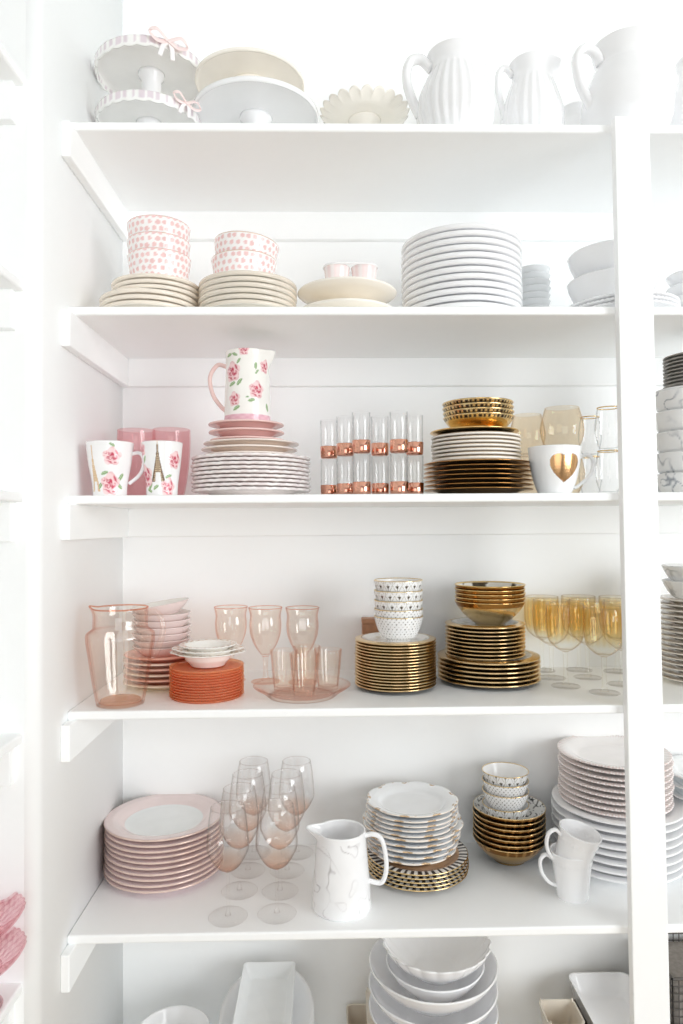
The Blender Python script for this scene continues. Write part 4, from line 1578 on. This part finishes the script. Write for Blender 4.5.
# square plates at the base
zs = zat(433, 1032, Yc)
ns = 5
sq = dish('square_plate', .30, .30, .030, 'slip', r=.012, flare=.055, wave=.006, t=.003)
ps = (zs - Z - .03) / (ns - 1)
pile(sq, ns, xc + .004, Yc, Z, ps, 'square beige plate', 'beneath the big white bowls', 'plate', 'square beige plates', jit=.001)
for_z = zs - .03
Rbig = px2m(127, Yc) / 2
z3 = zat(433, 1004, Yc - Rbig)
Hbg = .085
p = lathe('large_bowl', bowl_prof(Rbig, Rbig * .42, Hbg, .004, .35, .005, 1.0), 'white', seg=96)
p.data.materials[0] = M['white']
z_lo = for_z + .0065
z3b = z3 - Hbg
nbig = 3
pile(p, nbig, xat(432.5, 1000, Yc), Yc, z_lo, (z3b - z_lo) / (nbig - 1), 'very wide white bowl', 'in the nest under the fluted bowl', 'bowl', 'very wide white bowls')
Rm = px2m(97, Yc) / 2
z2b = z3b + .0125
z2 = zat(436, 992, Yc - Rm)
p = lathe('serving_bowl', bowl_prof(Rm, Rm * .42, z2 - z2b, .0035, .4, .005), 'white', seg=80)
p.location = (xat(435, 985, Yc), Yc, z2b)
tag(p, 'medium smooth white bowl between the fluted bowl and the very wide ones', 'bowl')
Rf = px2m(106, Yc) / 2
z1_ = zat(436, 973, Yc - Rf)
def flute(n, R, amp):
    def mod(a, r, z):
        k = smooth01((r / R - .35) / .5)
        s = abs(cos(n * a / 2)) ** .7 - .6
        return r * (1 + amp * k * s), z + .004 * k * k * s
    return mod
zfl = z2b + .030
zfl = max(zfl, z1_ - .075)
p = lathe('fluted_bowl', bowl_prof(Rf, Rf * .38, z1_ - zfl, .0035, .3, .005), 'white', seg=192, mod=flute(22, Rf, .055), step=.006)
p.location = (xat(436, 960, Yc), Yc, zfl)
tag(p, 'fluted white bowl with wavy rim on top of the nest of bowls', 'bowl')
# flat beige dish beside
Hq = zat(356, 1004, 1.765) - Z
o = dish('square_dish', .055, .15, Hq, 'slip', r=.01, flare=.006)
o.location = (xat(357, 1005, 1.765), 1.692, Z)
tag(o, 'deep beige square dish peeking out beside the nest of bowls', 'dish')

# right dishes: large rectangular dish and what lies under its edge
xd0 = xat(567, 975, 1.74)
ztd = zat(600, 972, 1.745)
o = dish('casserole_dish', .034, .03, .02, 'white')
bpy.data.objects.remove(o)
lx = .152
hb = .055
ns = 3
stepd = (ztd - Z - hb) / ns
o = dish('rectangular_dish', lx, .35, hb, 'white', r=.018, flare=.012)
o.location = (xd0 + lx / 2, 1.57, ztd - hb)
tag(o, 'large white rectangular dish topmost on the bottom shelf beside the post', 'dish', 'rectangular dishes by the post')
o = dish('mottled_dish', lx + .004, .31, ztd - hb - Z - .062, 'darkdish', r=.02, flare=.010)
o.location = (xd0 + lx / 2 - .003, 1.575, Z + .0625)
tag(o, 'mottled grey brown dish underneath the large white rectangular dish', 'dish', 'rectangular dishes by the post')
o = dish('rectangular_dish', .17, .30, .062, 'slip', r=.018, flare=.012)
o.location = (xd0 + .082, 1.57, Z)
tag(o, 'plain beige dish at the bottom of the dishes by the post', 'dish', 'rectangular dishes by the post')
# tall wavy beige dish standing next to them
Yw = 1.66
hw = zat(552, 994, Yw) - Z
o = dish('square_bowl', .085, .085, hw, 'slip', r=.012, flare=.022, wave=.006)
o.location = (xd0 - .053 - .008, 1.60, Z)
tag(o, 'small square beige bowl with raised corners beside the mottled dish', 'bowl')

# wire basket right of the post
def basket():
    root = empty('wire_basket')
    lx, ly, H = .26, .20, zat(676, 979, 1.56) - Z
    v_, f_ = [], []
    def bar(p, q, r=.0016):
        p, q = Vector(p), Vector(q)
        d = (q - p).normalized()
        s = Vector((0, 0, 1)) if abs(d.z) < .9 else Vector((1, 0, 0))
        s = (s - d * s.dot(d)).normalized(); u = d.cross(s)
        b0 = len(v_)
        for e in (p, q):
            for k in range(6):
                a = k * pi / 3
                v_.append(tuple(e + s * (r * cos(a)) + u * (r * sin(a))))
        for k in range(6):
            f_.append((b0 + k, b0 + (k + 1) % 6, b0 + 6 + (k + 1) % 6, b0 + 6 + k))
    nx, ny, nz = 18, 20, 16
    for i in range(nx + 1):
        x = lx * i / nx
        for y in (0, ly):
            bar((x, y, 0), (x, y, H))
    for j in range(ny + 1):
        y = ly * j / ny
        for x in (0, lx):
            bar((x, y, 0), (x, y, H))
    for k in range(nz + 1):
        z = H * k / nz + (.0017 if k == 0 else 0)
        for a, b in (((0, 0), (lx, 0)), ((lx, 0), (lx, ly)), ((lx, ly), (0, ly)), ((0, ly), (0, 0))):
            bar((*a, z), (*b, z), .0016 if k < nz else .004)
    link_mesh('wire_mesh', v_, f_, 'wire', root)
    box('lining', .004, lx - .004, .004, ly - .004, .003, H - .03, 'basket', root, .01)
    root.location = (xat(672.5, 985, 1.56), 1.56, Z)
    tag(root, 'dark wire basket on the bottom shelf right of the post', 'basket')
basket()

# =================================================================== pink compotes on the side shelf
Z = SH[4]
def compote():
    root = empty('pink_compote')
    R, H = .075, .055
    def cf(a, r, z, ins):
        k = abs(sin(a * 15 + z * 190)) < .30 or abs(sin(a * 15 - z * 190)) < .30
        return (*(srgb((240, 214, 220)) if k else srgb((254, 248, 248))), 1)
    o = lathe('compote_bowl', bowl_prof(R, R * .3, H, .003, .3, .003), 'g_lattice', root, seg=150, colf=cf, step=.003,
              mod=lambda a, r, z: (r * (1 + .012 * cos(30 * a)) if r > R * .9 else r, z + (.0015 * cos(30 * a) if r > R * .9 else 0)))
    o.location = (0, 0, .042)
    one = lambda a, r, z, ins: (.98, .93, .94, 1)
    lathe('stem', [(0, .004), (.013, .004), (.008, .012), (.007, .026), (.012, .0375), (.02, .041), (0, .0415)], 'g_lattice', root, seg=32, colf=one)
    lathe('foot', [(0, 0), (.038, 0), (.0395, .002), (.03, .0035), (0, .0036)], 'g_lattice', root, seg=48, colf=one)
    return root
c1 = compote()
Yz = 1.195
xz = -.588
c1.location = (xz, Yz, Z)
tag(c1, 'pink pressed glass footed bowl standing on the side shelf, lower one', 'bowl', 'pink footed glass bowls')
c2 = clone(c1)
c2.location = (xz - .003, Yz + .003, Z + .0605)
c2.rotation_euler = (0, 0, .3)
tag(c2, 'pink pressed glass footed bowl nested into the lower one', 'bowl', 'pink footed glass bowls')

# ------------------------------------------------------------------ light
def area(name, loc, target, size, power, color=(1, 1, 1), sy=None):
    l = bpy.data.lights.new(name, 'AREA')
    l.energy = power
    l.color = color
    l.shape = 'RECTANGLE'
    l.size = size
    l.size_y = sy or size
    o = bpy.data.objects.new(name, l)
    COL.objects.link(o)
    o.location = loc
    o.rotation_euler = (Vector(target) - Vector(loc)).to_track_quat('-Z', 'Y').to_euler()
    return o
area('window_light', (3.6, -1.7, 1.8), (0, 1.6, 1.1), 2.4, 255, (.955, .985, 1), 2.2)
area('front_fill_light', (.2, -3.2, 1.3), (.1, 1.6, .8), 2.4, 60, (.955, .985, 1), 2.2)  # added frontal fill to brighten the shelf interiors, not a window

w = bpy.data.worlds.new('room_world')
sc.world = w
w.use_nodes = True
nt = w.node_tree
for n in list(nt.nodes):
    nt.nodes.remove(n)
out = nt.nodes.new('ShaderNodeOutputWorld')
bg = nt.nodes.new('ShaderNodeBackground')
tc = nt.nodes.new('ShaderNodeTexCoord')
sx = nt.nodes.new('ShaderNodeSeparateXYZ')
nt.links.new(tc.outputs['Generated'], sx.inputs[0])
rp = nt.nodes.new('ShaderNodeValToRGB')
mr = nt.nodes.new('ShaderNodeMapRange')
mr.inputs['From Min'].default_value = -1
mr.inputs['From Max'].default_value = 1
nt.links.new(sx.outputs['Z'], mr.inputs['Value'])
cr = rp.color_ramp
cr.elements[0].position = 0.0
cr.elements[0].color = (.98, .98, .98, 1)
cr.elements[1].position = 1.0
cr.elements[1].color = (.97, .99, 1.0, 1)
e = cr.elements.new(.40); e.color = (.82, .83, .84, 1)
e = cr.elements.new(.52); e.color = (.78, .80, .81, 1)
nt.links.new(mr.outputs['Result'], rp.inputs['Fac'])
# soft darker noise patches added all round for the gold to reflect
no = nt.nodes.new('ShaderNodeTexNoise')
no.inputs['Scale'].default_value = 2.6
no.inputs['Detail'].default_value = 1
nt.links.new(tc.outputs['Generated'], no.inputs['Vector'])
r2 = nt.nodes.new('ShaderNodeValToRGB')
r2.color_ramp.elements[0].position = .40
r2.color_ramp.elements[0].color = (.55, .50, .45, 1)
r2.color_ramp.elements[1].position = .52
r2.color_ramp.elements[1].color = (1.15, 1.15, 1.15, 1)
nt.links.new(no.outputs['Fac'], r2.inputs['Fac'])
mx = nt.nodes.new('ShaderNodeMix')
mx.data_type = 'RGBA'
mx.blend_type = 'MULTIPLY'
mx.inputs[0].default_value = 1
nt.links.new(rp.outputs['Color'], mx.inputs[6])
nt.links.new(r2.outputs['Color'], mx.inputs[7])
nt.links.new(mx.outputs[2], bg.inputs['Color'])
bg.inputs['Strength'].default_value = 0.60
nt.links.new(bg.outputs[0], out.inputs['Surface'])

vs = sc.view_settings
vs.view_transform = 'Standard'
vs.look = 'None'
vs.gamma = 1.0
vs.use_curve_mapping = False
vs.exposure = -0.87
sc.cycles.max_bounces = 18
sc.cycles.diffuse_bounces = 16
sc.cycles.transparent_max_bounces = 64
sc.cycles.transmission_bounces = 8
sc.cycles.caustics_reflective = False
sc.cycles.caustics_refractive = False
sc.cycles.use_denoising = True
